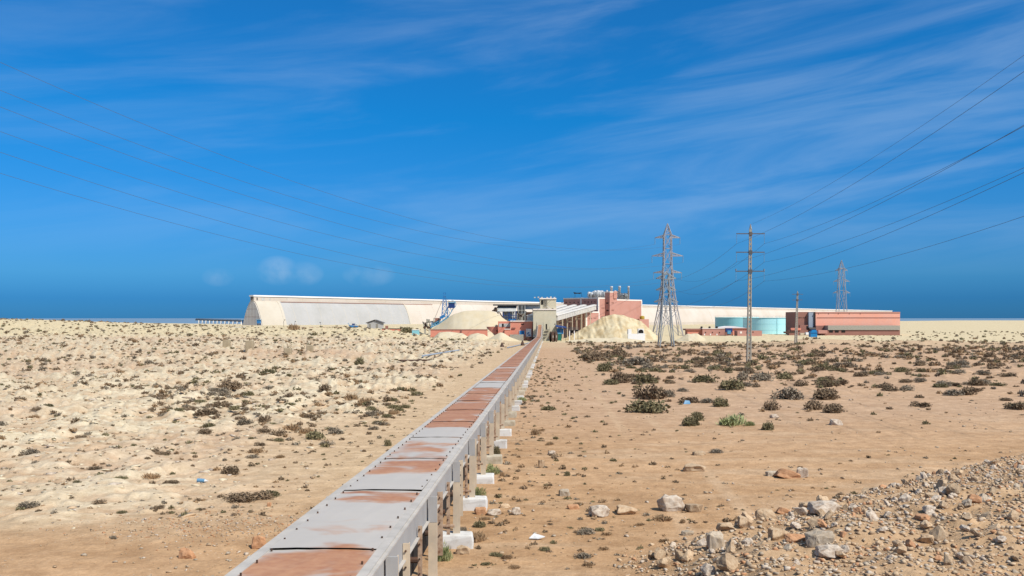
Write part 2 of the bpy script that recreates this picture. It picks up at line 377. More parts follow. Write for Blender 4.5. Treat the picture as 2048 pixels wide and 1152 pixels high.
# ------------------------------------------------------------------ conveyor
def topz(Y):
    z = 1.78-.0114*Y
    if Y > 288: z += (Y-288)**1.25*.036
    return z
def conveyor():
    t = thing('conveyor', 'long covered overland conveyor with rusty grey cover sheets running from the foreground to the plant', 'conveyor', (convx(0), 0, 0))
    hw = .75; Y0 = -6.0; Y1 = 331.0
    def P(Y, x, dz): return (convx(Y)+x, Y, topz(Y)+dz)
    def strip(m, ya, yb, xa, xb, za, zb, step=8.0):       # rectangular-section run
        n = max(1, int((yb-ya)/step)) if yb > 288 or step < 8 else 1
        ysn = [ya+(yb-ya)*k/n for k in range(n+1)]
        vs = []; 
        for y in ysn: vs += [P(y,xa,za), P(y,xb,za), P(y,xb,zb), P(y,xa,zb)]
        fs = []
        for k in range(n):
            o = 4*k
            for a in range(4): fs.append((o+a, o+(a+1)%4, o+4+(a+1)%4, o+4+a))
        fs += [(3,2,1,0), (4*n, 4*n+1, 4*n+2, 4*n+3)]
        m.add(vs, fs)
    # cover sheets, each lapped over the next one with a raised lip
    bounds = [Y0, -2.5, 1.2, 4.9, 8.0, 11.0, 15.0, 18.7, 22.35]
    while bounds[-1] < Y1-5: bounds.append(bounds[-1]+3.75)
    bounds[-1] = Y1
    ds = random.Random(3)
    for i in range(len(bounds)-1):
        a, b = bounds[i], bounds[i+1]; m = MB()
        lip = ds.uniform(.004, .016); tw = ds.uniform(-.008, .008); nx = 8; ny = 6
        if i in (5, 6): lip = .022
        vs = []; fs = []
        for j in range(ny+1):
            y = a+.012+(b-a+.0)*j/ny
            for k in range(nx+1):
                x = -.64+1.28*k/nx
                z = .018+.012*math.cos(x/.64*1.57)+(1-j/ny)*lip+tw*x+ds.uniform(-.003, .003)
                vs.append(P(y, x, z))
        for j in range(ny):
            for k in range(nx):
                q = j*(nx+1)+k; fs.append((q, q+1, q+nx+2, q+nx+1))
        m.add(vs, fs)
        if i < 12:                                         # fold line stiffeners across each sheet
            pass
        m.build('cover_sheet', 'cover', t)
    # edge strips with bolts
    for side in (-1, 1):
        m = MB(); strip(m, Y0, Y1, side*.64, side*hw, -.01, .030 if side < 0 else .034)
        nrail = len(m.f); bm = m; y = 6.0
        while y < 60:
            for q in range(1):
                px = side*.60; z0 = topz(y)+.045
                bm.cyl((convx(y)+px, y), .012, z0-.03, z0+.012, 6)
            y += .62 if side > 0 else .55
        rim = m.build('edge_rail', 'rim', t); rim.data.materials.append(M['darkmetal'])
        for pf in rim.data.polygons[nrail:]: pf.material_index = 1
        m = MB(); strip(m, Y0, Y1, side*(hw-.02), side*(hw-.028), -.44, -.01)
        m.build('side_plate', 'plate_side', t)
        m = MB(); strip(m, Y0, Y1, side*(hw-.028), side*(hw+.03), -.455, -.44); strip(m, Y0, Y1, side*(hw-.02), side*(hw+.045), -.012, .012)
        m.build('flange', 'rim', t)
    m = MB(); strip(m, Y0, 286, .44, .452, -1.38, -.44); m.build('under_shade_strip', 'belt', t)  # dark strip added to paint the black shade beneath the side plate
    # belts and idlers inside
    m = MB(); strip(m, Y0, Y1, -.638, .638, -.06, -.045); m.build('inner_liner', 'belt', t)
    m = MB(); strip(m, Y0, Y1, -.5, .5, -.36, -.34); strip(m, Y0, Y1, -.45, .45, -1.0, -.98)
    m.build('belt', 'belt', t)
    y = 7.0
    while y < 70:
        m = MB(); m.bar(P(y, -.6, -1.05), P(y, .6, -1.05), .05, 8); m.build('idler_roller', 'darkmetal', t); y += 1.95
    y = 11.1
    while y < 328:
        m = MB(); m.box(convx(y)-.7, convx(y)+.7, y-.03, y+.03, topz(y)-.56, topz(y)-.46); m.build('cross_beam', 'darkmetal', t); y += 3.9
    # legs, pads, hanger strips
    legs = [7.2+3.9*k-.1 for k in range(0, 83)]; st = MB(); stl = MB()
    for k, y in enumerate(legs):
        if y > 326: break
        for side in (1, -1):
            x = convx(y)+side*(hw+.075); g = G(x, y)
            m = MB()
            m.box(x-.07, x+.07, y-.035, y+.0, g+.1, topz(y)-.46)
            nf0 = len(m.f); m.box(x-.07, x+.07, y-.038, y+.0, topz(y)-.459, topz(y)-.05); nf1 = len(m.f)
            m.box(x-.07, x-.058, y-.0, y+.07, g+.1, topz(y)-.05); m.box(x+.058, x+.07, y-.0, y+.07, g+.1, topz(y)-.05)
            m.box(x-.05, x+.02, y+.0, y+.03, topz(y)-.5, topz(y)-.06)
            if side > 0 or k < 14:
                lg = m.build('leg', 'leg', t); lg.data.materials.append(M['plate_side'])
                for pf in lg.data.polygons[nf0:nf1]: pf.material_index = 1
            else: stl.v, stl.f = stl.v, stl.f; stl.add(m.v, m.f)
    if stl.v: tag(stl.build('far_side_legs', 'leg', t), kind='stuff')
    rs = random.Random(5); nP = 0
    for k, y in enumerate(legs):
        if y > 326: break
        x = convx(y)+hw+.075; g = G(x, y); w = .31+rs.uniform(-.02, .04); off = .02+rs.uniform(-.03, .03); h = .26+rs.uniform(-.03, .06)
        m = MB(); n = 5; vs = []
        # slightly slumped cast block
        for zz in (g-.3, g+h*.55, g+h):
            for (a, b) in ((-w, -.24), (w, -.24), (w, .24), (-w, .24)):
                s_ = 1.0 if zz < g+h*.6 else .97
                vs.append((x+off+a*s_+rs.uniform(-.028, .028), y+b*s_+rs.uniform(-.02, .02), zz+rs.uniform(-.022, .022)))
        fs = [(0,1,5,4),(1,2,6,5),(2,3,7,6),(3,0,4,7),(4,5,9,8),(5,6,10,9),(6,7,11,10),(7,4,8,11),(8,9,10,11),(3,2,1,0)]
        m.add(vs, fs); p = m.build('footing', 'whitewash_dirty' if k in (6, 9, 10, 14, 15, 18, 23) or (k > 24 and rs.random() < .3) else 'whitewash', t)
        bv = p.modifiers.new('bevel', 'BEVEL'); bv.width = .035; bv.segments = 2
    hs = MB(); cnt = 0
    for k, y in enumerate(legs):
        if y > 300: break
        for j, fr in enumerate((.36, .70)):
            yy = y+3.9*fr; x = convx(yy)+hw+.03; g = G(x, yy); m = MB()
            lo = max(g+.22, topz(yy)-1.42+rs.uniform(-.1, .1)); hi = topz(yy)-.22
            if j == 0:
                m.box(x-.045, x+.045, yy-.02, yy+.0, lo, hi); m.box(x+.033, x+.045, yy, yy+.05, lo, hi)
            else:
                m.box(x-.03, x+.035, yy-.02, yy+.0, lo+.1, hi-.05)
                m.bar((x-.5, yy, lo+.25), (x+.12, yy-.02, lo+.27), .03, 6)
            if cnt < 98:
                h_ = m.build('hanger_strip', 'rusty' if (j == 1 or k % 5 == 2) else 'leg', t); cnt += 1
                if cnt < 10:
                    for q in range(4): b2 = MB(); b2.bar((x-.005, yy-.045, hi-.1-q*.22), (x-.005, yy-.015, hi-.1-q*.22), .014, 6); b2.build('bolt', 'darkmetal', h_)
            else: hs.add(m.v, m.f)
    tag(hs.build('distant_hanger_strips', 'leg', t), kind='stuff')
    # hand rails on the ramp at the far end
    for side in (-1, 1):
        m = MB(); prev = None
        for k in range(9):
            y = 292+k*4.6; a = P(y, side*1.15, -.1); b = (a[0], a[1], a[2]+1.25); m.bar(a, b, .05); 
            if prev: m.bar(prev, b, .05)
            prev = b
        m.build('handrail', 'steel', t)
    m = MB(); y = 292
    while y < 331:
        for side in (-1, 1): m.bar((convx(y)+side*1.0, y, G(convx(y), y)-.1), P(y, side*1.0, -.4), .12)
        strip(m, y, min(331, y+6.2), -1.2, 1.2, -.62, -.5, 3); y += 6.2
    m.build('ramp_frame', 'concrete', t)
conveyor()

# ------------------------------------------------------------------ long vaulted store
def hangar():
    A = HA; L = 1650.0; base = -4.5; zb = -.6; za = 16.6; hw = 10.4
    t = thing('storage_hangar', 'enormous cream vaulted bulk store with a white ridge gallery along the whole horizon', 'warehouse', (A[0], A[1], base))
    def P(s, w, z): return (A[0]+HT[0]*s+HN[0]*w, A[1]+HT[1]*s+HN[1]*w, z)
    def prof(sc=1.0):
        pts = [(-hw*sc, base)]
        for k in range(0, 25):
            a = -math.pi/2+math.pi*k/24; w = hw*math.sin(a)*sc; h = (1-math.sin(a)**2)
            pts.append((w, zb+(za-zb)*h*(1 if sc == 1 else sc)))
        pts.append((hw*sc, base)); return pts
    def vault(s0, s1, sc, name, m, step=40):
        b = MB(); pr = prof(sc); n = max(1, int((s1-s0)/step)); vs = []; fs = []
        for i in range(n+1):
            for (w, z) in pr: vs.append(P(s0+(s1-s0)*i/n, w, z))
        k = len(pr)
        for i in range(n):
            for j in range(k-1): fs.append((i*k+j, i*k+j+1, (i+1)*k+j+1, (i+1)*k+j))
        b.add(vs, fs); b.add([P(s0, w, z) for w, z in pr], [tuple(range(k))]); b.add([P(s1, w, z) for w, z in pr], [tuple(range(k))[::-1]])
        return b.build(name, m, t, smooth=False)
    vault(.4, 20, 1.0, 'vault', 'cream2'); vault(20, 146, .985, 'vault', 'palegrey'); vault(146, L, 1.0, 'vault', 'cream')
    ew = vault(0, .398, .955, 'end_wall', 'capgrey')
    b = MB()
    for w in (-6.4, -3.2, 0, 3.2, 6.4):
        z1 = zb+(za-zb)*(1-(w/hw)**2)-.6; b.add([P(-.03, w-.07, zb), P(-.03, w+.07, zb), P(-.03, w+.07, z1), P(-.03, w-.07, z1)], [(0, 1, 2, 3)])
    for z in (5.2, 10.5):
        w = hw*math.sqrt(max(0, 1-(z-zb)/(za-zb)))-.7; b.add([P(-.04, -w, z-.08), P(-.04, w, z-.08), P(-.04, w, z+.08), P(-.04, -w, z+.08)], [(0, 1, 2, 3)])
    b.build('panel_joints', 'brown', ew)
    for s, wd in ((20, 1.0), (146, 1.0)):
        vault(s-wd, s+wd, 1.012, 'arch_rib', 'cream2')
    for s in range(300, 1600, 210): vault(s, s+1.2, 1.006, 'arch_rib', 'cream2')
    g = MB()
    for i in range(10):
        s0 = L*i/10; s1 = L*(i+1)/10; g.obox(P(0, 0, 0), HT, s0, s1, -1.9, 1.9, za-1.0, 18.9)
    g.build('ridge_gallery', 'cream', t)
    g = MB(); g.obox(P(0, 0, 0), HT, -.6, L, -2.3, 2.3, 18.9, 19.9); g.build('gallery_roof', 'white', t)
    g = MB(); g.obox(P(0, 0, 0), HT, -.3, L, -1.96, -1.9, 18.55, 18.85); g.build('painted_eaves_shadow', 'steel', t)  # dark strip painting the shade line under the gallery roof
    g = MB()
    g.obox(P(0, 0, 0), HT, 22, 180, -3.0, -2.8, 15.35, 15.75); g.build('gutter', 'brown', t)
    for s, wd in ((2.2, 1.0), (6.5, 2.2), (13, .8)):
        g = MB(); g.obox(P(0, 0, 0), HT, s, s+wd, -1.98, -1.9, 16.4, 18.2); g.build('opening', 'shedgrey' if s > 5 else 'steel', t)
    g = MB(); g.obox(P(0, 0, 0), HT, -.5, 0, -.8, .8, 16.6, 18.9); g.build('end_door', 'steel', t)
    # catwalk handrail posts on ridge
    g = MB()
    for s in range(0, 1600, 14): g.obox(P(0, 0, 0), HT, s, s+.3, -2.0, -1.9, 17.1, 18.4)
    g.build('wall_ribs', 'cream2', t)
    for s0 in list(range(30, 146, 12))+list(range(160, 700, 18)):
        g = MB(); pr = [(w, z) for w, z in prof(1.003 if s0 > 146 else .988) if w <= .5]; vs = [P(s0, w, z) for w, z in pr]+[P(s0+.22, w, z) for w, z in pr]; k = len(pr)
        g.add(vs, [(j, j+1, k+j+1, k+j) for j in range(k-1)]); g.build('sheet_joint', 'cream2', t)
    # little blue hopper houses by the end wall
    for px, lab in ((488, 'small blue drive house at the seaward foot of the vaulted store end wall'), (518, 'small blue drive house at the landward corner of the vaulted store end wall')):
        d = 612 if px > 500 else 628; c = W(px, 648, d); zg = G(c.x, c.y)
        q = thing('drive_house', lab, 'machine', (c.x, c.y, zg), 'blue drive houses at the store end')
        m = MB(); m.box(c.x-1.1, c.x+1.1, c.y-1.2, c.y+1.2, c.z+.4, c.z+2.6); m.build('cabin', 'blue', q)
        m = MB(); m.box(c.x-1.9, c.x+1.5, c.y-1.5, c.y+1.5, c.z+2.62, c.z+2.9); m.build('roof', 'skyblue', q)
        for sx in (-.9, .9):
            m = MB(); m.bar((c.x+sx, c.y, zg-.3), (c.x+sx, c.y, c.z+.4), .25); m.build('leg', 'navy', q)
hangar()

# trestle with pale piers running out to sea
def trestle():
    t0 = W(300, 641, 655); t = thing('jetty_conveyor', 'dark low conveyor trestle on short white piers left of the vaulted store', 'trestle', (t0.x, t0.y, 2))
    a = W(484, 643.6, 690); b0 = W(392, 640.6, 765)
    m = MB(); m.bar((a.x, a.y, a.z+.5), (b0.x, b0.y, b0.z+.5), .8, 4); m.build('deck', 'steel', t)
    m = MB(); m.bar((a.x, a.y, a.z+1.5), (b0.x, b0.y, b0.z+1.5), .3, 4); m.build('roof', 'bluegrey', t)
    for k in range(12):
        f = k/12; x = a.x+(b0.x-a.x)*f; y = a.y+(b0.y-a.y)*f; z = a.z+(b0.z-a.z)*f
        m = MB(); m.box(x-.45, x+.45, y-1.6, y-.9, z-7, z+.1); m.build('pier', 'white', t)
trestle()

# ------------------------------------------------------------------ sand heaps
def heap(name, label, cat, sil, d, m, rough=.25, seed=1, slope=1.25, sm=True, sink=.4, group=None):
    xs = np.linspace(sil[0][0], sil[-1][0], 110); top = np.interp(xs, [p[0] for p in sil], [p[1] for p in sil])
    kern = np.ones(7)/7; tp = np.convolve(np.pad(top, 3, mode='edge'), kern, 'valid'); top = tp
    vs = []; fs = []; nv = 34
    X = (xs-CX)/F*d; zt = ZC-(top-HZ)/F*d; n = len(xs)
    g0 = np.array([G(x, d) for x in X])-sink
    h = np.maximum(zt-g0, .05)
    for i in range(n):
        hd = slope*h[i]+.6
        for j in range(nv+1):
            v = -1+2*j/nv; r = abs(v)
            zz = g0[i]+h[i]*(1-r)**.92 if r > .12 else g0[i]+h[i]*(1-.12)**.92*(1.0)+h[i]*.10*(1-(r/.12)**2)*.9
            nz = (fbm(np.array([X[i]*.35+seed*9]), np.array([v*hd*.35]), seed, 4)[0]-.5)*rough*min(1, h[i]/2)*(1 if r > .05 else .5)*2
            if rough > .6: nz += (-abs(vnoise(np.array([X[i]*.9+v*1.5]), np.array([v*1.2]), seed+3)[0]-.5))*rough*(v < 0)*1.2
            vs.append((X[i]+v*0.0, d+v*hd, zz+nz))
    for i in range(n-1):
        for j in range(nv): q = i*(nv+1)+j; fs.append((q, q+nv+1, q+nv+2, q+1))
    b = MB(); b.add(vs, fs); o = b.build(name, m, None, smooth=sm); tag(o, label, cat, group); return o
heap('sand_heap', 'broad flat-topped cream mineral heap beside the blue boom stacker', 'sand heap', [(858, 662), (872, 652), (890, 639), (904, 629), (924, 621.5), (950, 619.5), (980, 620), (994, 625), (1005, 634), (1017, 643), (1040, 662)], 352, 'sandpile', .25, 1)
heap('sand_heap', 'rough gullied yellowish mineral heap in front of the pink plant building', 'sand heap', [(1128, 678), (1147, 668), (1171, 653), (1197, 637), (1210, 632), (1223, 628.5), (1236, 627), (1249, 628), (1263, 636), (1277, 640), (1290, 649), (1303, 659), (1316, 672)], 345, 'roughpile', 1.1, 4, 1.0)
heap('sand_heap', 'pointed little cream heap before the round pink wall', 'sand heap', [(962, 684), (980, 676), (1000, 664.5), (1006, 665), (1020, 674), (1046, 684)], 322, 'sandpile', .15, 6, 1.2, group='small heaps along the pink wall')
heap('sand_heap', 'low cream heap in the middle under the pink wall', 'sand heap', [(925, 682), (940, 669), (955, 665.5), (968, 668), (985, 680)], 326, 'sandpile', .2, 7, 1.2, group='small heaps along the pink wall')
heap('sand_heap', 'low wide cream heap at the left end of the pink wall', 'sand heap', [(862, 680), (878, 664), (900, 663), (925, 666), (945, 679)], 330, 'sandpile', .3, 8, 1.2, group='small heaps along the pink wall')
heap('sand_heap', 'long low pale spoil bank in front of the rough heap', 'sand heap', [(1110, 688), (1135, 682), (1180, 676), (1230, 675), (1270, 678), (1300, 683), (1340, 690)], 300, 'sandpile', .5, 9, 1.6)
heap('sand_heap', 'small pale mound right of the lattice pylon foot', 'sand heap', [(1352, 680), (1375, 668), (1395, 667), (1410, 676)], 330, 'sandpile', .4, 10, 1.4)

# ------------------------------------------------------------------ beige transfer tower
def px_box(m, x0, x1, yt, yb, d, dep, ground=False):
    a = W(x0, yt, d); b = W(x1, yb, d); z0 = b.z
    if ground: z0 = min(G(a.x, d), G(b.x, d))-.5
    m.box(a.x, b.x, d, d+dep, z0, a.z); return m
def panel(m, x0, x1, yt, yb, d, pr=.05):
    a = W(x0, yt, d); b = W(x1, yb, d); m.box(a.x, b.x, d-pr, d+.06, b.z, a.z); return m
def tower():
    c = W(1089, 680, 332); t = thing('transfer_tower', 'beige windowless transfer tower that the conveyor ramps up into', 'building', (c.x, 338, -4.2))
    m = MB(); px_box(m, 1066.5, 1112.5, 618, 0, 332, 13, True); m.build('wall', 'beige', t)
    m = MB(); a = W(1066, 617.5, 331.8); b = W(1113, 620, 331.8); m.box(a.x, b.x, 331.75, 345.2, b.z, a.z); m.build('parapet', 'edge', t)
    m = MB(); px_box(m, 1080.5, 1112.3, 598, 618, 333.5, 9); m.build('headhouse', 'beige', t)
    m = MB(); a = W(1079.5, 596, 333.3); b = W(1112.8, 598.2, 333.3); m.box(a.x, b.x, 333.2, 343, b.z, a.z); m.build('headhouse_roof', 'edge', t)
    for x0, x1, y0, y1, dd, nm, mt in ((1082, 1086.3, 600.5, 609.5, 333.5, 'opening', 'dark'), (1103.5, 1106.8, 616.2, 618, 333.5, 'window', 'dark'), (1091.5, 1094.2, 648, 658.5, 332, 'door', 'dark'), (1109, 1111.2, 647.2, 649.2, 332, 'window', 'darkmetal')):
        m = MB(); panel(m, x0, x1, y0, y1, dd); m.build(nm, mt, t)
    for x in (1088, 1090.5, 1093.5):
        m = MB(); p = W(x, 599, 333.3); q = W(x+.7, 615, 333.1); m.bar(p, q, .09, 6); m.build('downpipe', 'steel', t)
    m = MB(); p = W(1094, 612, 333); q = W(1100, 617, 333); m.bar(p, q, .2); m.build('chute', 'gal', t)
    for s in (-1, 1):
        m = MB(); p = W(1110 if s > 0 else 1085, 596, 335)
        for k in range(3): m.box(p.x-.5-k*1.3, p.x+.1-k*1.3, 335, 336, p.z, p.z+.35+.2*(k == 1))
        m.build('roof_vents', 'shedgrey', t)
    # stair up to the door
    m = MB(); a = W(1094, 659, 331.5)
    for k in range(9): m.box(a.x-.5, a.x+.9, 331.3-k*.45, 331.75-k*.45, a.z-.4*k-.15, a.z-.4*k)
    m.bar((a.x+.95, 331.5, a.z+1), (a.x+.95, 327.5, a.z-2.6), .05); m.bar((a.x-.5, 331.5, a.z+1), (a.x-.5, 327.5, a.z-2.6), .05)
    m.build('stair', 'steel', t)
tower()

# elevated grey sheds left of the tower
def sheds():
    d = 362; c = W(1025, 640, d); t = thing('screening_shed', 'pale grey elevated screening shed with silos below it left of the beige tower', 'building', (c.x, d, -3))
    m = MB(); a = W(986, 609.8, d); b = W(1082, 610, d)
    m.obox((a.x, d), (1, 0), 0, b.x-a.x, 0, 6, a.z-.25, a.z+.25); m.build('roof_edge', 'steel', t)
    m = MB()
    p0 = W(995, 611, d); p1 = W(1034, 611, d); q0 = W(994, 622, d); q1 = W(1031, 622, d)
    m.add([(p0.x, d+3, p0.z), (p1.x, d+3, p1.z), (q1.x, d-1.5, q1.z), (q0.x, d-1.5, q0.z), (p0.x, d+3, p0.z-.25), (p1.x, d+3, p1.z-.25), (q1.x, d-1.5, q1.z-.25), (q0.x, d-1.5, q0.z-.25)],
          [(0,3,2,1),(4,5,6,7),(0,4,7,3),(1,2,6,5),(3,7,6,2),(0,1,5,4)]); m.build('roof_sheet', 'shedgrey', t)
    for (x0, x1, y0, y1, mt, dd) in ((1035, 1050, 611, 622, 'concrete', d+1), (1050, 1079, 611.5, 618.5, 'shedgrey', d+1), (1052.5, 1066, 624, 641, 'darkmetal', d+.4), (1033, 1053, 622, 642, 'concrete', d+1.6)):
        m = MB(); px_box(m, x0, x1, y0, y1, dd, 5); m.build('wall_panel', mt, t)
    for x in (1037, 1041.5, 1044, 1048, 1050):
        m = MB(); p = W(x, 611, d-.5); q = W(x, 641, d-.5); m.bar(p, q, .15); m.build('column', 'steel' if x in (1041.5, 1048) else 'shedgrey', t)
    for i, x in enumerate((1009, 1014.5, 1022, 1028)):
        p = W(x, 624, d+1); m = MB(); z0 = W(x, 641, d+1).z
        m.lathe((p.x, d+1), [(.15, z0-1.5), (.5, z0), (.55, z0+.1), (.55, p.z), (.3, p.z+.3)], 14)
        m.build('silo', 'pipe', t, True)
    m = MB(); 
    for x in (1006, 1018.2, 1032): p = W(x, 622, d-1); q = W(x, 650, d-1); m.bar(p, q, .28)
    for y in (623, 631, 636): p = W(1005, y, d-1); q = W(1034, y, d-1); m.bar(p, q, .14)
    m.build('frame', 'navy', t)
    m = MB(); px_box(m, 1017, 1031, 638, 642, d-1.2, 3); m.build('drive_platform', 'blue', t)
    m = MB(); 
    for (ax, ay, bx, by) in ((990, 614, 996, 624), (984, 621, 999, 624), (995, 614, 988, 622), (999, 625, 1006, 636), (1035, 626, 1044, 634), (1038, 634, 1046, 628)):
        m.bar(W(ax, ay, d-1), W(bx, by, d-1), .3)
    m.build('braces', 'darkmetal', t)
    m = MB(); m.bar(W(988, 617, d), W(998, 623, d), .75, 10); m.build('head_pulley', 'concrete', t)
    for x in (996, 1070):
        m = MB(); p = W(x, 611, d+3); m.bar((p.x, p.y, -4), (p.x, p.y, p.z-.3), .3); m.build('column', 'steel', t)
    return t
sheds()

# inclined galleries
def galleries():
    names = ['nearest and longest', 'second from the front', 'third from the front', 'rearmost and highest']
    for k in range(4):
        s0 = Vector((15.4-2.9*k, 334+3.4*k, 4.6)); s1 = Vector((34.6-3.95*k, 391+3.6*k, 9.1+.05*k))
        t = thing('inclined_gallery', names[k]+' of the pale corrugated conveyor galleries climbing to the pink plant', 'conveyor gallery', tuple(s0), 'inclined galleries between tower and plant')
        ax = (s1-s0); Lh = math.hypot(ax.x, ax.y); u = Vector((ax.x/Lh, ax.y/Lh)); n = Vector((-u.y, u.x))
        def P(f, w, z): c = s0+ax*f; return (c.x+n.x*w, c.y+n.y*w, c.z+z)
        m = MB(); m.add([P(0,-1.2,-1.1),P(1,-1.2,-1.1),P(1,1.2,-1.1),P(0,1.2,-1.1),P(0,-1.2,.75),P(1,-1.2,.75),P(1,1.2,.75),P(0,1.2,.75)], [(0,3,2,1),(4,5,6,7),(0,1,5,4),(1,2,6,5),(2,3,7,6),(3,0,4,7)]); m.build('casing', 'gal', t)
        m = MB(); pr = [(-1.38, .70), (-1.0, .95), (0, 1.1), (1.0, .95), (1.38, .70)]; vs = [P(-.01, a, b) for a, b in pr]+[P(1.012, a, b) for a, b in pr]
        m.add(vs, [(j, j+1, 6+j, 5+j) for j in range(4)]+[(0, 5, 9, 4), (4, 3, 2, 1, 0), (5, 6, 7, 8, 9)]); m.build('roof', 'gal', t)
        m = MB(); 
        for j in range(24): f = j/23*.98+.01; m.bar(P(f, -1.22, -.85), P(f, -1.22, .7), .035)
        m.build('wall_ribs', 'concrete', t)
        for j, f in enumerate((.12, .36, .60, .84)):
            m = MB()
            for w in (-1.0, 1.0): a = P(f, w, -.9); m.bar((a[0], a[1], -4), a, .22)
            a = P(f, -1, -3.2); b = P(f, 1, -3.2)
            if a[2] > -3.5: m.bar(a, b, .15)
            m.build('trestle', 'leg', t)
galleries()

# ------------------------------------------------------------------ pink main plant
DA = (-.707, .707); DB = (.707, .707)               # plan directions of the shaded and the sunlit fronts
def corner(px, d): return ((px-CX)/F*d, d)
def zat(py, d): return ZC-(py-HZ)/F*d
def plant():
    c = corner(1196.5, 400); t = thing('plant_building', 'large pink process building with white edged walls, stair tower and silver stacks', 'factory', (c[0], c[1], -4.2))
    zt = zat(597.5, 400)
    def block(cx, LA, LB, z1, z0=-4.5, mt='pink', edge=True, name='wall'):
        m = MB(); m.obox(cx, DB, 0, LB, 0, LA, z0, z1); w = m.build(name, mt, t)
        if edge:
            e = MB()
            e.obox(cx, DB, -.08, LB+.06, -.08, LA+.06, z1, z1+.55)
            e.obox(cx, DB, -.12, .6, -.12, .6, z0+.2, z1-.002)
            e.obox(cx, DB, LB-.45, LB+.12, -.12, .3, z0+.2, z1-.002)
            e.build('white_edging', 'edge', t)
        return w
    block(c, 9.5, 9.0, zt)
    # farther part of the shaded front
    c2 = (c[0]+DA[0]*9.6, c[1]+DA[1]*9.6); block(c2, 10.6, 7.0, zt+.05)
    # wide sunlit block
    c3 = (c[0]+DB[0]*9.06+.5*.707, c[1]+DB[1]*9.06-.5*.707); block(c3, 9.0, 21.4, zat(601, 408))
    # stair tower
    ct = corner(1219.5, 401.5); ztw = zat(585, 402)
    m = MB(); m.obox(ct, DB, 0, 5.0, 0, 2.7, -4.5, ztw); m.build('stair_tower', 'pink', t)
    m = MB(); m.obox(ct, DB, -.15, 5.15, -.15, 2.85, ztw, ztw+.45); m.build('tower_cap', 'edge', t)
    m = MB(); m.obox((ct[0]+DB[0]*2.4, ct[1]+DB[1]*2.4), DB, 0, 2.4, -.3, 0, ztw-2.6, ztw+.6); m.build('tower_box', 'pink', t)
    n_ = (.707, -.707)
    def win(base, along, off, w, z0, z1, outn, mt='darkmetal', name='window'):
        q = (base[0]+along[0]*off+outn[0]*.03, base[1]+along[1]*off+outn[1]*.03)
        m = MB(); m.obox(q, along, 0, w, -.05, .05, z0, z1); m.build(name, mt, t)
    for z in (10.9, 7.6, 4.5, 1.6, -1.0):
        win(ct, DB, 1.3, 1.5, z, z+.5, n_, 'brown'); win(ct, DA, .7, 1.2, z-.2, z+.35, (-.707, -.707), 'dark')
    win(ct, DB, 3.0, .35, 12.6, 13.3, (.707, -.707), 'dark')
    for z in (8.6, 4.9, 1.0): win(c, DB, 2.2, 2.0, z, z+.45, n_, 'brown')
    for k in range(4): win(c, DA, 1.6+k*1.9, .45, zt-1.6, zt-1.1, (-.707, -.707), 'dark')
    for k in range(5): win(c2, DA, 1.6+k*2.4, .5, zt-1.7, zt-1.2, (-.707, -.707), 'dark')
    win(c3, DB, 14.2, 1.9, -.1, .5, n_, 'dark'); win(c3, DB, 18, .7, -1.4, -.7, n_, 'dark')
    win(c3, DB, 8.2, 1.3, 3.9, 4.7, n_, 'brown'); win(c3, DB, 13.2, 1.0, 3.2, 4.2, n_, 'brown')
    # lower front block
    cl = corner(1172.2, 384); zl = zat(625.5, 384); block(cl, 22, 8.5, zl, name='low_wing')
    for z in (4.2, 1.2): win(cl, DB, 1.6, 2.0, z, z+.35, n_, 'brown'); win(cl, DB, 5.0, 1.6, z, z+.35, n_, 'brown')
    # roof plant: cyclones and ducts
    rs = random.Random(2)
    for i, (px, d, r, ztop) in enumerate(((1181, 416, 1.0, 584), (1187, 418, 1.2, 582.5), (1200, 418, 1.3, 581.5), (1178, 412, 1.1, 583.5), (1184, 414, .9, 587), (1190, 412, 1.2, 581), (1196, 414, 1.5, 580.5), (1204, 414, 1.3, 581), (1209, 416, .8, 583), (1214, 417, 1.1, 580.5), (1231, 417, 1.4, 581), (1190.5, 418, .8, 585))):
        x, y = corner(px, d); z1 = zat(ztop, d); z0 = zt+.3; r *= .62
        m = MB(); m.lathe((x, y), [(r*.35, z0), (r*.4, z0+.5), (r*.95, z0+1.6), (r, z1-.8), (r*.75, z1-.1), (r*.3, z1)], 16); m.build('cyclone', 'pipe', t, True)
        if i % 2 == 0:
            m = MB(); m.bar((x-1.2, y-.4, z1-.9), (x+1.5, y-.4, z1-.5), .38, 10); m.bar((x+1.1, y-.6, z1-.9), (x+.7, y-.6, z0+.3), .35, 10); m.build('duct', 'pipe', t, True)
        else:
            m = MB(); m.bar((x+.6, y-.8, z1-.6), (x+.9, y-.8, z0+.2), .32, 8); m.build('duct', 'galv', t, True)
    m = MB()
    for px in range(1174, 1212, 5): a = W(px, 590, 411); m.bar((a.x, 411, zt+.3), (a.x, 411, a.z), .09)
    for y in (589.5, 593): m.bar(W(1174, y, 411), W(1211, y, 411), .09)
    for k in range(7): m.bar(W(1175+k*5, 589.5, 411), W(1180+k*5, 596, 411), .07)
    m.build('roof_frame', 'steel', t)
    for px, y0, y1, r in ((1223, 572.5, 590, .55), (1239, 572, 601, .55), (1257, 572, 601, .45)):
        x, y = corner(px, 416); m = MB(); m.lathe((x, y), [(r, zat(y1, 416)-.3), (r, zat(y0, 416)-.8), (r*1.15, zat(y0, 416)-.75), (r*1.15, zat(y0, 416))], 14); m.build('stack', 'pipe', t, True)
    for px, w in ((1241, .9), (1246, .7), (1250.5, .9), (1253, .6)):
        x, y = corner(px, 415); m = MB(); m.lathe((x, y), [(w*.9, zat(601, 415)), (w*.9, zat(590, 415)), (w*.4, zat(587.5, 415))], 12); m.build('filter_drum', 'galv', t, True)
    m = MB()
    m.bar(W(1236, 587, 414), W(1256, 587, 414), .14); m.bar(W(1236, 593, 414), W(1256, 593, 414), .12)
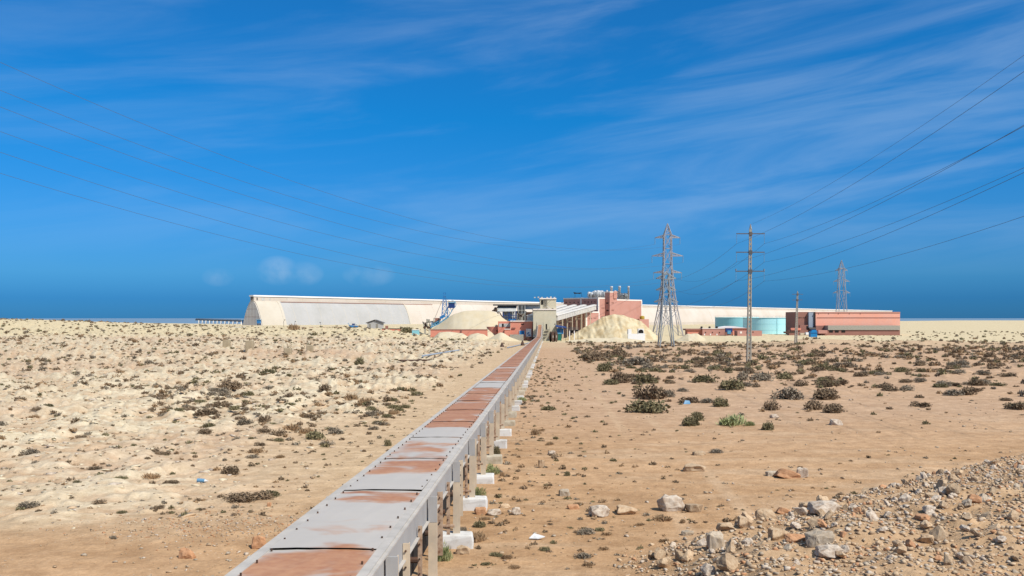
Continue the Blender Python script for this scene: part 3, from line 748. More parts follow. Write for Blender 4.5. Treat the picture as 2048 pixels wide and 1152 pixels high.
    for px in (1236, 1243, 1249, 1256): m.bar(W(px, 585, 414), W(px, 601, 414), .12)
    m.bar(W(1237, 600, 414), W(1243, 588, 414), .1); m.bar(W(1256, 600, 414), (W(1249, 588, 414)), .1)
    m.build('roof_frame', 'steel', t)
    m = MB(); m.bar(W(1148, 586.8, 420), W(1163, 586, 420), .3); m.bar(W(1150, 587, 420), W(1150, 598, 420), .08); m.bar(W(1162, 586, 420), W(1165, 598, 420), .08); m.bar(W(1147, 584.8, 420), W(1160, 587.5, 420), .2)
    m.build('roof_hoist', 'dark', t)
    # annex with yellow tank
    ca = corner(1279, 414); m = MB(); m.obox(ca, DB, 0, 7, 0, 4, -4.3, zat(638.5, 414)); m.build('annex', 'pink', t)
    a = W(1285.5, 636, 416); m = MB(); m.lathe((a.x, a.y+2), [(1.0, a.z-.6), (1.1, a.z-.2), (1.1, a.z+.7), (.5, a.z+1)], 12); m.build('tank', 'yellow', t)
plant()

def simple(name, label, cat, specs, group=None, base=None):
    """specs: (part, material, x0,x1,ytop,ybot,d,depth,to_ground)"""
    xs = [s[2] for s in specs]+[s[3] for s in specs]; d = specs[0][6]; c = W(sum(xs)/len(xs), 670, d)
    t = thing(name, label, cat, (c.x, d, G(c.x, d)), group)
    for (pn, mt, x0, x1, y0, y1, dd, dep, gr) in specs:
        m = MB(); px_box(m, x0, x1, y0, y1, dd, dep, gr); m.build(pn, mt, t)
    return t
# pink workshop beside the tower, curved pink wall, long retaining wall
t = simple('workshop', 'pinkish red flat-roofed workshop with a blue door left of the beige tower', 'building', [
    ('wall', 'pinkred', 1021, 1065.5, 642.5, 0, 336, 9, True), ('roof_edge', 'edge', 1020.5, 1066, 641.3, 643.2, 335.7, 9.6, False),
    ('annex', 'pinkred', 996, 1020.6, 642.8, 0, 339, 6, True), ('window_band', 'shedgrey', 998, 1020.3, 647, 653.6, 338.9, .3, False),
    ('porch', 'pinkred', 1009, 1020.9, 658.6, 0, 334, 2.5, True), ('porch_edge', 'edge', 1008.5, 1021.2, 657.8, 659, 333.8, 2.9, False),
    ('plinth', 'concrete', 1020, 1047, 669, 0, 333.5, 1.2, True), ('window', 'dark', 1004, 1007.5, 647.4, 653.2, 338.8, .3, False), ('window', 'dark', 1042.5, 1047.5, 647, 649.5, 335.9, .3, False),
    ('pipe_box', 'brown', 1024, 1031, 655, 657, 335.6, .5, False), ('rain_pipe', 'brown', 1064.2, 1065, 645, 676, 335.8, .3, False)])
m = MB(); px_box(m, 1039, 1048.8, 661.3, 671, 335.85, .3); dr = m.build('door', 'blue', t)
m = MB(); px_box(m, 1038.5, 1039, 660.8, 671.2, 335.8, .3); px_box(m, 1048.8, 1049.3, 660.8, 671.2, 335.8, .3); m.build('frame', 'edge', dr)
simple('notice_board', 'tall white painted notice panel on the pink workshop beside its blue door', 'sign', [
    ('board', 'white', 1052, 1062.5, 657.5, 673.5, 335.6, .25, False), ('painted_mark', 'blue', 1056, 1058.5, 664.5, 667, 335.55, .06, False), ('painted_mark', 'blue', 1056.5, 1060.5, 669, 671.5, 335.55, .06, False), ('painted_mark', 'pinkred', 1053.5, 1055, 659, 660.5, 335.55, .06, False), ('painted_mark', 'bluegrey', 1054, 1056, 665.5, 669, 335.55, .06, False)])
simple('parked_trailer', 'dark flat trailer parked below the pink workshop and the tower', 'trailer', [('bed', 'darkmetal', 1047.5, 1070, 674.5, 677, 331, 1.6, False), ('wheel_box', 'dark', 1051, 1054.5, 677, 679, 331, 1.2, False), ('wheel_box', 'dark', 1064, 1067.5, 677, 679, 331, 1.2, False), ('headboard', 'shedgrey', 1066, 1071, 671.5, 674.5, 331, 1.4, False)])
c = W(992, 665, 340); m = MB(); vs = []
prof_n = 26; R = 4.3
tt = thing('curved_wall', 'curved pinkish red wall with a small dark opening at the end of the long wall', 'wall', (c.x, 340, -4))
m = MB(); m.lathe((c.x-.4, 344), [(3.2, -5), (3.2, zat(653.5, 341)), (3.0, zat(653.5, 341))], 30); m.build('wall', 'pinkred', tt)
m = MB(); px_box(m, 990, 1012, 655, 0, 341.3, 1.4, True); m.build('wall', 'pinkred', tt)
m = MB(); px_box(m, 993, 998, 660.5, 663.5, 340.6, .8); m.build('opening', 'dark', tt)
t = simple('retaining_wall', 'long low pink retaining wall with a grey coping in front of the flat-topped heap', 'wall', [
    ('wall', 'pinkred', 861, 975, 660, 0, 334, .5, True), ('coping', 'brown', 860, 975, 658.6, 660.1, 333.9, .8, False), ('buttress', 'brown', 921.5, 924, 660.2, 664, 333.6, .35, False)])
# green tank, blue canopy, cable reels
t = simple('green_container', 'small green lidded container right of the beige tower', 'container', [('bin', 'green', 1112.5, 1123, 668, 681, 322, 2.2, False), ('lid', 'skyblue', 1112, 1123.6, 665.6, 668, 321.9, 2.5, False), ('leg', 'steel', 1113, 1114, 681, 684, 322.2, .3, False), ('leg', 'steel', 1121.5, 1122.5, 681, 684, 322.2, .3, False)])
t = thing('canopy', 'blue pitched canopy roof on posts under the galleries', 'shelter', tuple(W(1122, 672, 328)))
m = MB(); a = W(1112, 653, 328); b = W(1133, 655.5, 328)
m.add([(a.x, 328, a.z), (b.x, 328, b.z), (b.x, 333, b.z+.4), (a.x, 333, a.z+.6), (a.x, 328, a.z-.2), (b.x, 328, b.z-.2), (b.x, 333, b.z+.2), (a.x, 333, a.z+.4)], [(0,1,2,3),(7,6,5,4),(0,4,5,1),(1,5,6,2),(2,6,7,3),(3,7,4,0)]); m.build('roof', 'navy', t)
m = MB(); px_box(m, 1114, 1127, 656.5, 668, 331, 1.2); m.build('curtain', 'blue', t)
for x in (1113.5, 1122, 1131):
    m = MB(); p = W(x, 655, 328.5); m.bar((p.x, p.y, -4), (p.x, p.y, p.z-.2), .1); m.build('post', 'steel', t)
t = simple('pipe_rack', 'low grey pipe rack with dark openings between blue canopy and rough heap', 'rack', [('beam', 'steel', 1133, 1157, 655.5, 656.8, 331, .6, False), ('deck', 'steel', 1139, 1156, 659, 660.2, 331, 1.6, False), ('cabinet', 'dark', 1141, 1146.5, 660.5, 666, 331.6, .8, False), ('cabinet', 'dark', 1151, 1155.5, 659.8, 663, 331.6, .8, False), ('post', 'white', 1138.4, 1140, 659, 0, 331.2, .2, True), ('post', 'white', 1148, 1149.6, 659, 0, 331.2, .2, True), ('post', 'steel', 1155.6, 1156.6, 655, 0, 331.2, .2, True)])
for k, (px, lab) in enumerate(((1103.5, 'dark rimmed upright cable reel nearest the conveyor ramp'), (1110.5, 'dark upright cable reel standing behind the other reel by the ramp'))):
    d = 303+k*2.5; p = W(px, 677, d); zg = G(p.x, d)
    t = thing('cable_reel', lab, 'reel', (p.x, d, zg), 'cable reels at the foot of the ramp')
    ax_ = Vector((math.cos(-.32), math.sin(-.32), 0)); c0 = Vector((p.x, d, zg+1.75))
    for q in (-.38, .38):
        m = MB(); m.bar(c0+ax_*(q-.06), c0+ax_*(q+.06), 1.75, 28); m.build('flange', 'darkmetal', t)
        m = MB(); m.bar(c0+ax_*(q-.075), c0+ax_*(q+.075), .5, 16); m.build('hub', 'concrete', t)
    m = MB(); m.bar(c0-ax_*.32, c0+ax_*.32, 1.35, 24); m.build('drum', 'dark', t)
# white wall with arch doorway
t = simple('gatehouse', 'low whitewashed wall with an arched dark doorway at the foot of the rough heap', 'building', [('wall', 'white', 1256, 1290, 667.5, 0, 318, 1.2, True), ('end_block', 'white', 1256.5, 1263, 658.5, 668, 318.1, 3, False), ('gate_block', 'white', 1277, 1287.5, 657.5, 668, 318.1, 3, False)])
m = MB(); a = W(1282, 666.5, 318); 
pts = [(-.85, 0), (.85, 0)]+[(.85*math.cos(math.pi*k/10), .55+.75*math.sin(math.pi*k/10)) for k in range(11)]
m.add([(a.x+p, 318.06, a.z+q) for p, q in pts]+[(a.x+p, 318.2, a.z+q) for p, q in pts], [tuple(range(13)), tuple(range(13, 26))[::-1]]); m.build('arched_doorway', 'dark', t)

# ------------------------------------------------------------------ boom stacker
def stacker():
    d = 372; c = W(875, 655, d); t = thing('boom_stacker', 'blue boom stacker with a tall lattice mast and tan counterweight end', 'crane', (c.x, d, -2))
    r = .22
    m = MB(); top = [W(887.5, 586, d), W(891, 586, d)]
    legs = [(883.5, 634), (895.5, 634)]
    m.bar(W(887.3, 586, d-1), W(883.5, 633, d-1.2), r); m.bar(W(890.8, 587, d-1), W(896, 633, d-1.2), r)
    m.bar(W(887.3, 586, d+1), W(883.5, 633, d+1.2), r); m.bar(W(890.8, 587, d+1), W(896, 633, d+1.2), r)
    ys = [592, 600, 609, 618, 626, 633]
    for i in range(len(ys)-1):
        f0 = (ys[i]-586)/47; f1 = (ys[i+1]-586)/47
        l0 = 887.3-3.8*f0; r0 = 890.8+5.2*f0; l1 = 887.3-3.8*f1; r1 = 890.8+5.2*f1
        m.bar(W(l0, ys[i], d-1), W(r1, ys[i+1], d-1.1), .1); m.bar(W(r0, ys[i], d+1), W(l1, ys[i+1], d+1.1), .1); m.bar(W(l1, ys[i+1], d-1), W(r1, ys[i+1], d-1), .1)
    m.bar(W(886, 586, d), W(892, 586, d), .35); m.build('mast', 'blue', t)
    m = MB(); low = [(861, 655), (880, 646), (897, 633), (907, 616)]; up = [(862, 651), (879, 641), (889, 628), (898, 611)]
    for s in (-1, 1):
        for i in range(3):
            m.bar(W(*low[i], d+s), W(*low[i+1], d+s), .38 if i < 2 else .22); m.bar(W(*up[i], d+s), W(*up[i+1], d+s), .24)
        for i in range(3):
            for f in (0, .33, .66):
                a = (low[i][0]*(1-f)+low[i+1][0]*f, low[i][1]*(1-f)+low[i+1][1]*f); g = f+.33
                b = (up[i][0]*(1-g)+up[i+1][0]*g, up[i][1]*(1-g)+up[i+1][1]*g); m.bar(W(*a, d+s), W(*b, d+s), .12)
    m.build('boom', 'skyblue', t)
    m = MB(); m.bar(W(880, 636, d-1.3), W(890, 631, d-1.3), .75, 4); m.build('winch_box', 'blue', t)
    m = MB(); px_box(m, 896.5, 909, 606, 616, d-1.5, 3); cab = m.build('head_cabin', 'navy', t)
    m = MB(); px_box(m, 896, 909.5, 604.2, 606, d-1.7, 3.4); m.build('roof', 'skyblue', cab)
    m = MB()
    for k in range(8):
        a0 = math.radians(-60+k*22); a1 = a0+math.radians(22); m.bar(W(905+7*math.cos(a0), 609-7.5*math.sin(a0), d-1.6), W(905+7*math.cos(a1), 609-7.5*math.sin(a1), d-1.6), .18)
    m.build('hood_ring', 'skyblue', t)
    m = MB(); m.bar(W(884, 602, d), W(868, 640, d), .09); m.bar(W(886, 590, d), W(901, 606, d), .07); m.build('stay_cable', 'steel', t)
    for (x0, x1, y0, y1, mt, nm, dd) in ((847, 854, 645, 654, 'darkmetal', 'counterweight', d-.5), (852.5, 859, 638.5, 646, 'concrete', 'drive_frame', d), (860, 870, 642, 645.5, 'concrete', 'walkway', d), (870, 879, 636, 643.5, 'brown', 'machine_house', d), (868, 878, 643.5, 648.5, 'dark', 'underframe', d-.3), (862, 868, 644, 650, 'bluegrey', 'transformer', d-.6)):
        m = MB(); px_box(m, x0, x1, y0, y1, dd, 2.4); m.build(nm, mt, t)
    m = MB()
    for (ax, ay, bx, by) in ((846, 644, 849, 655), (853, 646, 857, 655), (857, 640, 862, 657), (868, 636, 868, 645), (853, 638, 858, 645), (845, 643, 849, 648), (859, 649, 862, 657)):
        m.bar(W(ax, ay, d-.8), W(bx, by, d-.8), .3)
    m.build('bogie_frame', 'concrete', t)
    for x in (849, 856, 861):
        m = MB(); p = W(x, 655, d-1); m.bar((p.x, p.y-.2, p.z), (p.x, p.y+.3, p.z), .55, 14); m.build('wheel', 'darkmetal', t)
    m = MB(); 
    for x in (850, 859): p = W(x, 656, d-.8); m.bar((p.x, p.y, -3.5), (p.x, p.y, p.z), .5)
    m.build('support', 'concrete', t)
stacker()

# ------------------------------------------------------------------ left plateau bits
t = thing('hut', 'small pale gabled hut with two tall shuttered windows in front of the vaulted store', 'hut', tuple(W(750, 660, 400)))
a = W(734.5, 645, 400); b = W(763.5, 645, 400); zg = G((a.x+b.x)/2, 400)-.4; rz = W(748, 640.3, 400).z
m = MB(); x0, x1, xm = a.x, b.x, (a.x+b.x)/2; ye = a.z-.2
m.add([(x0,400,zg),(x1,400,zg),(x1,400,ye),(xm,400,rz-.25),(x0,400,ye),(x0,406,zg),(x1,406,zg),(x1,406,ye),(xm,406,rz-.25),(x0,406,ye)], [(0,1,2,3,4),(9,8,7,6,5),(0,5,6,1),(1,6,7,2),(2,7,8,3),(3,8,9,4),(4,9,5,0)]); m.build('wall', 'palegrey', t)
m = MB(); m.add([(x0-.6,399.5,ye-.1),(xm,399.5,rz),(xm,406.5,rz),(x0-.6,406.5,ye-.1),(x0-.6,399.5,ye+.12),(xm,399.5,rz+.25),(xm,406.5,rz+.25),(x0-.6,406.5,ye+.12)], [(3,2,1,0),(4,5,6,7),(0,1,5,4),(1,2,6,5),(2,3,7,6),(3,0,4,7)])
m.add([(x1+.6,399.5,ye-.1),(xm,399.5,rz),(xm,406.5,rz),(x1+.6,406.5,ye-.1),(x1+.6,399.5,ye+.12),(xm,399.5,rz+.25),(xm,406.5,rz+.25),(x1+.6,406.5,ye+.12)], [(0,1,2,3),(7,6,5,4),(4,5,1,0),(5,6,2,1),(6,7,3,2),(7,4,0,3)]); m.build('roof', 'steel', t)
for px in (739.8, 754):
    p = W(px, 648, 400); m = MB(); m.box(p.x-.45, p.x+.45, 399.93, 400.05, W(px, 658.5, 400).z, W(px, 647.5, 400).z); w_ = m.build('shuttered_window', 'concrete', t)
    m = MB()
    for k in range(6): z = W(px, 649+k*1.7, 400).z; m.box(p.x-.4, p.x+.4, 399.9, 399.93, z-.05, z+.05)
    m.build('slats', 'steel', w_)
t = simple('chimney_wall', 'low pink wall with a small mauve chimney block right of the hut', 'wall', [('wall', 'pinkred', 764, 802, 658, 0, 385, 1, True), ('coping', 'dark', 763.5, 802.5, 656.8, 658.1, 384.9, 1.3, False), ('chimney', 'brown', 770.5, 776, 651.5, 662, 384.5, 1, False)])
t = simple('water_trough', 'small pale turquoise trough left of the pink retaining wall', 'trough', [('basin', 'turq2', 824, 838, 660, 0, 352, 1.4, True), ('rim', 'white', 823.6, 838.4, 659.2, 660.2, 351.9, 1.6, False)])
t = simple('channel_wall', 'low greenish concrete channel wall on the plateau below the store end', 'wall', [('wall', 'concrete', 455, 514, 655.5, 0, 440, .6, True), ('coping', 'shedgrey', 454, 514.5, 653.8, 655.6, 439.9, .8, False)])
t = simple('pale_kerb_wall', 'long pale low wall running along the plateau below the vaulted store', 'wall', [('wall', 'cream2', 515, 600, 655.5, 0, 441, .5, True), ('coping', 'brown', 514.8, 700, 654.2, 655.5, 441.05, .4, False), ('wall', 'cream2', 601, 700, 655.8, 0, 441.2, .4, True)])
for px, yt, hx, lab in ((567, 640, 2, 'leaning grey lamp post left of the bare bush below the store'), (589, 643, 1.5, 'double headed lamp post above the bare bush'), (641.5, 645, -1, 'short lone lamp post right of the bare bush'), (703, 652, 0, 'tiny lamp post by the blue loader')):
    d = 447; p = W(px, 656, d); q = W(px, yt+3, d); zg = G(p.x, d)
    t = thing('lamp_post', lab, 'lamp post', (p.x, d, zg), 'lamp posts along the store road')
    m = MB(); m.bar((p.x, d, zg-.2), (p.x, d, q.z), .09); m.bar((p.x, d, q.z), (p.x+.3*hx, d, q.z+.7), .07); m.build('pole', 'steel', t)
    m = MB(); m.box(p.x+.3*hx-.3, p.x+.3*hx+.3, d-.15, d+.15, q.z+.65, q.z+.9); m.build('lamp_head', 'dark', t)
# small blue loader
d = 425; p = W(707, 652, d); t = thing('loader', 'small blue machine with a raised arm parked before the vaulted store', 'machine', (p.x, d, G(p.x, d)))
m = MB(); zb = W(707, 654.5, d).z; m.add([(p.x-2.2, d-.8, zb+1), (p.x+2.6, d-.8, zb+.7), (p.x+1.6, d-.8, zb), (p.x-1.4, d-.8, zb), (p.x-2.2, d+.8, zb+1), (p.x+2.6, d+.8, zb+.7), (p.x+1.6, d+.8, zb), (p.x-1.4, d+.8, zb)], [(3,2,1,0),(4,5,6,7),(0,1,5,4),(1,2,6,5),(2,3,7,6),(3,0,4,7)]); m.build('hull', 'blue', t)
m = MB(); m.box(p.x-.6, p.x+.6, d-.6, d+.6, zb+1.0, zb+1.7); m.build('cab', 'navy', t)
m = MB(); m.bar((p.x-1.8, d, zb+1), (p.x-2.6, d, zb+2), .14); m.bar((p.x+.4, d, zb+1.6), (p.x+1.5, d, zb+1.2), .12); m.build('arm', 'skyblue', t)
m = MB(); m.box(p.x-1.3, p.x+1.4, d-.7, d+.7, G(p.x, d)-.2, zb); m.build('skid', 'palegrey', t)

# beige concrete blocks in the left field
for i, (px, py, w, h, lab) in enumerate(((453.5, 702, 13, 16, 'leftmost squat concrete block with dry twigs on top in the left field'), (499.5, 706, 14, 20, 'rust-tinted concrete block second from the left in the field'), (576, 712, 14, 16, 'palest concrete block with a dry stalk behind it'), (620, 706, 12, 13, 'small pinkish concrete block, the rightmost of the row'))):
    X, Y = ground_at(px, py); s = F/Y; g = G(X, Y); hw_ = w/2/s; hh = h/s*.9
    t = thing('concrete_block', lab, 'concrete block', (X, Y, g), 'row of concrete blocks in the left field')
    m = MB(); m.lathe((0, 0), [], 4) if False else None
    m.box(X-hw_, X+hw_, Y-hw_, Y+hw_, g-.5, g+hh); o = m.build('block', 'block', t); bv = o.modifiers.new('b', 'BEVEL'); bv.width = .06
    m = MB(); r_ = random.Random(i)
    for k in range(9): m.bar((X+r_.uniform(-.2, .2), Y+hw_*.4, g+hh*.95), (X+r_.uniform(-.6, .6), Y+hw_*.4, g+hh+r_.uniform(.2, .8)), .025)
    m.build('dry_twigs', 'twig', t)

# ------------------------------------------------------------------ tanks and right hand buildings
def tank(px0, px1, yt, d, mt, lab, rail=True):
    hp = (px1-px0)/2; R = hp*d/(F-hp); cx = ((px0+px1)/2-CX)/F*(d+R); cy = d+R; zt = zat(yt, d); z0 = -5
    t = thing('storage_tank', lab, 'tank', (cx, cy, -4), 'turquoise tanks')
    n = 64; m = MB(); m.lathe((cx, cy), [(R, z0), (R, zt), (R-.25, zt)], n); m.build('shell', mt, t, False)
    m = MB(); m.lathe((cx, cy), [(R+.12, zt-.35), (R+.2, zt-.1), (R+.12, zt+.05)], n); m.build('top_ring', 'turq2' if mt == 'turq' else 'turq', t)
    m = MB()
    for k in range(36):
        a = 2*math.pi*k/36; x = cx+math.cos(a)*(R+.05); y = cy+math.sin(a)*(R+.05); a2 = 2*math.pi*(k+1)/36
        m.bar((x, y, zt), (x, y, zt+.9), .04); m.bar((x, y, zt+.9), (cx+math.cos(a2)*(R+.05), cy+math.sin(a2)*(R+.05), zt+.9), .03)
    m.build('guard_rail', 'shedgrey', t)
    m = MB(); a = -1.35
    x = cx+math.cos(a)*(R+.3); y = cy+math.sin(a)*(R+.3)
    for q in (-.3, .3): m.bar((x+q, y, z0), (x+q, y, zt+.9), .05)
    for k in range(16): m.bar((x-.3, y, z0+1+(zt-z0-1)*k/16), (x+.3, y, z0+1+(zt-z0-1)*k/16), .03)
    m.build('ladder', 'turq', t)
    m = MB()
    for f in (.33, .66): m.lathe((cx, cy), [(R+.02, z0+(zt-z0)*f), (R+.05, z0+(zt-z0)*f+.03), (R+.02, z0+(zt-z0)*f+.1)], n)
    m.build('plate_seams', 'turq2', t)
tank(1431, 1516, 634.5, 560, 'turq2', 'low wide turquoise tank, leftmost and partly behind the biggest one')
tank(1487, 1577, 635.5, 470, 'turq', 'largest bright turquoise tank, in front beside the concrete pole')
tank(1572, 1600, 632.5, 600, 'turq2', 'small pale turquoise tank against the brown wall')
# white canopy roof between tanks
t = simple('low_building', 'long low pink building with a domed white roof strip in front of the left tank', 'building', [('wall', 'pink', 1475, 1524, 661.5, 0, 420, 6, True), ('roof', 'brown', 1440, 1500, 656.3, 658, 440, 10, False), ('wall', 'pinkred', 1442, 1498, 658, 0, 440.5, 8, True), ('door', 'edge', 1480, 1484, 663, 667, 419.9, .2, False), ('door', 'brown', 1493, 1496, 663, 667, 419.9, .2, False), ('window', 'darkmetal', 1505, 1507.5, 663, 665, 419.9, .2, False)])
m = MB(); pts = [(1436, 657), (1444, 654), (1456, 652.3), (1468, 652.3), (1482, 654.4), (1494, 656)]
vs = [W(x, y, 448) for x, y in pts]+[W(x, 657.2, 448) for x, y in pts]; vs += [Vector((v.x, v.y+8, v.z)) for v in vs]; n = len(pts)
fs = []
for k in range(n-1): fs += [(k, n+k, n+k+1, k+1), (k, k+1, 2*n+k+1, 2*n+k), (2*n+k, 2*n+k+1, 3*n+k+1, 3*n+k)]
m.add(vs, fs); m.build('domed_roof', 'white', t)
t = simple('low_building', 'low flat pink building with dark roof tanks left of the blue container stack', 'building', [('wall', 'pink', 1405, 1450, 657.5, 0, 428, 6, True), ('parapet', 'edge', 1404.6, 1450.4, 656.6, 657.6, 427.8, 6.4, False), ('wing', 'pinkred', 1375, 1404.5, 660.5, 0, 430, 6, True), ('wing_roof', 'brown', 1371.5, 1404.8, 657.5, 660.6, 429.5, 7, False)] +
    [('window', 'dark', x, x+2, 664, 666, 427.9, .2, False) for x in (1410, 1424, 1438)]+[('door', 'white', x, x+2, 667.5, 670.5, 427.9, .2, False) for x in (1408, 1420, 1433)])
for px in (1404, 1420, 1434.5):
    m = MB(); p = W(px, 656, 430); m.lathe((p.x, p.y+1), [(.5, p.z-.1), (.55, p.z+.5), (.3, p.z+.75)], 10); m.build('roof_tank', 'dark', t)
t = simple('pipe_store', 'blue and violet machinery between the two low pink buildings', 'machinery', [('hopper', 'navy', 1452, 1465, 656.5, 664, 424, 2, False), ('frame', 'skyblue', 1455, 1462, 661, 668, 423.8, 2.3, False), ('base', 'brown', 1451, 1466, 664, 0, 424.1, 1.5, True)])
t = simple('clinker_building', 'orange pink industrial hall with a grey-blue door strip at the right', 'factory', [
    ('wall', 'orange', 1631.5, 1800, 626, 0, 440, 20, True), ('wall_top', 'pink', 1631, 1800.5, 623.8, 626, 439.8, 20.4, False),
    ('string_course', 'brown', 1634, 1800, 634.8, 635.8, 439.85, .5, False), ('door_strip', 'bluegrey', 1617.5, 1627.5, 624.8, 656, 441, 3, False), ('dark_return', 'steel', 1627.5, 1631, 624.8, 658, 440.8, 3, False),
    ('lean_to', 'concrete', 1656, 1800, 651, 660, 433, 6, False), ('plinth', 'brown', 1632, 1800, 660.2, 0, 433.4, 6, True), ('low_wall', 'brown', 1632, 1656, 651.2, 660, 438, 2, False), ('kiosk', 'pink', 1637, 1655, 660.3, 667, 431, 2.4, False)] +
    [('window', 'dark', x, x+7.5, 660.5, 665, 433.3, .2, False) for x in (1658.5, 1670, 1683)]+[('vent', 'brown', x, x+1.5, 625.8, 628.5, 439.9, .2, False) for x in (1636.5, 1656.5, 1676, 1698, 1720)])
t = simple('shade_brown_building', 'wall block, its shade painted brown, with faint dark lettering beside the small tank', 'building', [('wall', 'brown', 1591, 1617, 623.8, 0, 442.5, 16, True)])  # shade of the left-facing wall is put into its brown colour
m = MB(); x = 1596.2; r_ = random.Random(12)
for k in range(9):
    if k == 4: x += 1.6; continue
    a = W(x, 634.2, 442.5); b = W(x+1.2, 636.6, 442.5)
    m.box(a.x, a.x+.12, 442.43, 442.5, b.z, a.z)
    if k % 2: m.box(b.x-.12, b.x, 442.43, 442.5, b.z, a.z)
    m.box(a.x+.12, b.x-(.12 if k % 2 else 0), 442.43, 442.5, a.z-.1 if k % 3 else b.z, a.z if k % 3 else b.z+.1)
    x += 1.9
m.build('lettering', 'darkmetal', t)
t = simple('service_sheds', 'low jumble of pink and brown service sheds below the brown block', 'building', [('shed', 'pinkred', 1582, 1602, 656, 660.5, 436, 2, False), ('shed', 'brown', 1578, 1616, 660.5, 0, 436.5, 3, True), ('shed', 'brown', 1600, 1616, 650, 660, 439, 2, False), ('opening', 'dark', 1613, 1616, 652, 658, 438.9, .2, False), ('pipe_run', 'darkmetal', 1568, 1592, 663, 666.5, 434, 1, False), ('roof', 'steel', 1619, 1632, 655, 658.5, 437, 2, False), ('store', 'white', 1612, 1620, 664.8, 669.5, 420, 2, False), ('store', 'leg', 1601, 1611.5, 666, 670, 421, 2, False)])
# blue tank on legs
d = 372; t = thing('blue_tank', 'bright blue boxy tank on short legs in front of the orange hall', 'tank', tuple(W(1628, 676, d)))
m = MB(); px_box(m, 1621.5, 1634.5, 662.5, 674, d, 2.6); m.build('body', 'bluebox', t)
m = MB(); px_box(m, 1624, 1633, 659.8, 662.4, d+.3, 2); m.build('hatch', 'bluebox', t)
m = MB(); px_box(m, 1621.3, 1634.8, 665.6, 666.4, d-.1, .2); m.build('rail', 'navy', t)
for px in (1622.5, 1626, 1630, 1633.5):
    m = MB(); p = W(px, 674, d+.4); m.bar((p.x, p.y, G(p.x, d)-.3), (p.x, p.y, p.z), .1); m.build('leg', 'navy', t)

# ------------------------------------------------------------------ pylons, poles, wires
def lattice(m, base, top, wb, wt, zs, r, waist=None):
    """square lattice from zs[0] to zs[-1]; width interpolated by function"""
    def wd(z): return waist(z) if waist else wb+(wt-wb)*(z-zs[0])/(zs[-1]-zs[0])
    cx, cy = base
    def P(k, z):
        w = wd(z)/2; sx, sy = ((-1,-1),(1,-1),(1,1),(-1,1))[k]; return (cx+sx*w, cy+sy*w, z)
    for k in range(4):
        for i in range(len(zs)-1):
            m.bar(P(k, zs[i]), P(k, zs[i+1]), r*1.5)
            k2 = (k+1) % 4
            m.bar(P(k, zs[i]), P(k2, zs[i+1]), r*.8); m.bar(P(k2, zs[i]), P(k, zs[i+1]), r*.8)
            m.bar(P(k, zs[i+1]), P(k2, zs[i+1]), r*.8)
PYL = {}
def pylon(px, d, ytop, arms, wfun_px, rmul, lab, mt, drop=12, name='lattice_pylon', npan=16):
    s = F/d; x = (px-CX)/F*d; zg = G(x, d)-.2; zt = zat(ytop, d)
    t = thing(name, lab, 'pylon', (x, d, zg), 'steel lattice pylons')
    peak = zat(arms[0][0]-arms[0][2], d)
    waist = lambda z: wfun_px(HZ-(z-ZC)*s)/s
    zs = [zg]
    while zs[-1] < peak-.2:
        zs.append(min(peak, zs[-1]+max(1.2/rmul, waist(zs[-1])*(.62 if zs[-1] > zg+(zt-zg)*.2 else .95))))
    m = MB(); lattice(m, (x, d), None, 0, 0, zs, rmul, waist); m.build('tower_body', mt, t)
    m = MB(); w = waist(peak)/2
    for sx, sy in ((-1,-1),(1,-1),(1,1),(-1,1)): m.bar((x+sx*w, d+sy*w, peak), (x, d, zt), rmul*1.3)
    for f in (.33, .66):
        for a, b in (((-1,-1),(1,-1)), ((1,-1),(1,1)), ((1,1),(-1,1)), ((-1,1),(-1,-1))):
            q = 1-f; m.bar((x+a[0]*w*q, d+a[1]*w*q, peak+(zt-peak)*f), (x+b[0]*w*q, d+b[1]*w*q, peak+(zt-peak)*f), rmul*.7)
            m.bar((x+a[0]*w*(1-f+.33), d+a[1]*w*(1-f+.33), peak+(zt-peak)*(f-.33)), (x+b[0]*w*q, d+b[1]*w*q, peak+(zt-peak)*f), rmul*.6)
    m.build('peak', mt, t)
    ends = []
    for (ay, half, up) in arms:
        z = zat(ay, d); hw_ = half/s; wz = waist(z)/2; zu = z+up/s*.9
        m = MB()
        for sd in (-1, 1):
            tip = (x+sd*hw_, d, z)
            for sy in (-1, 1):
                m.bar((x+sd*wz, d+sy*wz, z), tip, rmul*1.2); m.bar((x+sd*wz, d+sy*wz, zu), tip, rmul*1.2)
                for f in (.25, .5, .75):
                    lo = Vector((x+sd*wz, d+sy*wz, z)).lerp(Vector(tip), f); hi = Vector((x+sd*wz, d+sy*wz, zu)).lerp(Vector(tip), f-.2); m.bar(lo, hi, rmul*.7)
        m.build('cross_arm', mt, t)
        for sd in (-1, 1):
            if drop:
                b = MB(); zt_ = z-drop/s
                b.bar((x+sd*hw_, d, z), (x+sd*hw_, d, zt_), rmul*.8, 6); b.build('insulator', 'glassins', t)
                ends.append(Vector((x+sd*hw_, d, zt_)))
            else: ends.append(Vector((x+sd*hw_, d, z)))
    return ends, Vector((x, d, zt))
wA = lambda y: float(np.interp(y, [447, 476, 539, 607, 661, 700], [13, 14.5, 16, 30, 51, 60]))
wB = lambda y: float(np.interp(y, [543, 610, 663, 697], [11, 13.5, 21, 29]))
endsA, topA = pylon(1335, 420, 447, [(475.5, 25, 6), (512, 31, 7), (545.5, 28, 5)], wA, .17, 'tallest pale lattice pylon with three wide cross arms, behind the shorter one', 'galv_pink', 13)
endsB, topB = pylon(1332, 205, 543, [(557, 20, 8), (580, 20, 8), (604, 24, 9)], wB, .10, 'shorter dark grey lattice pylon standing nearest in the shrub belt', 'galv', 0)
wC = lambda y: 9+(y-540)*.09
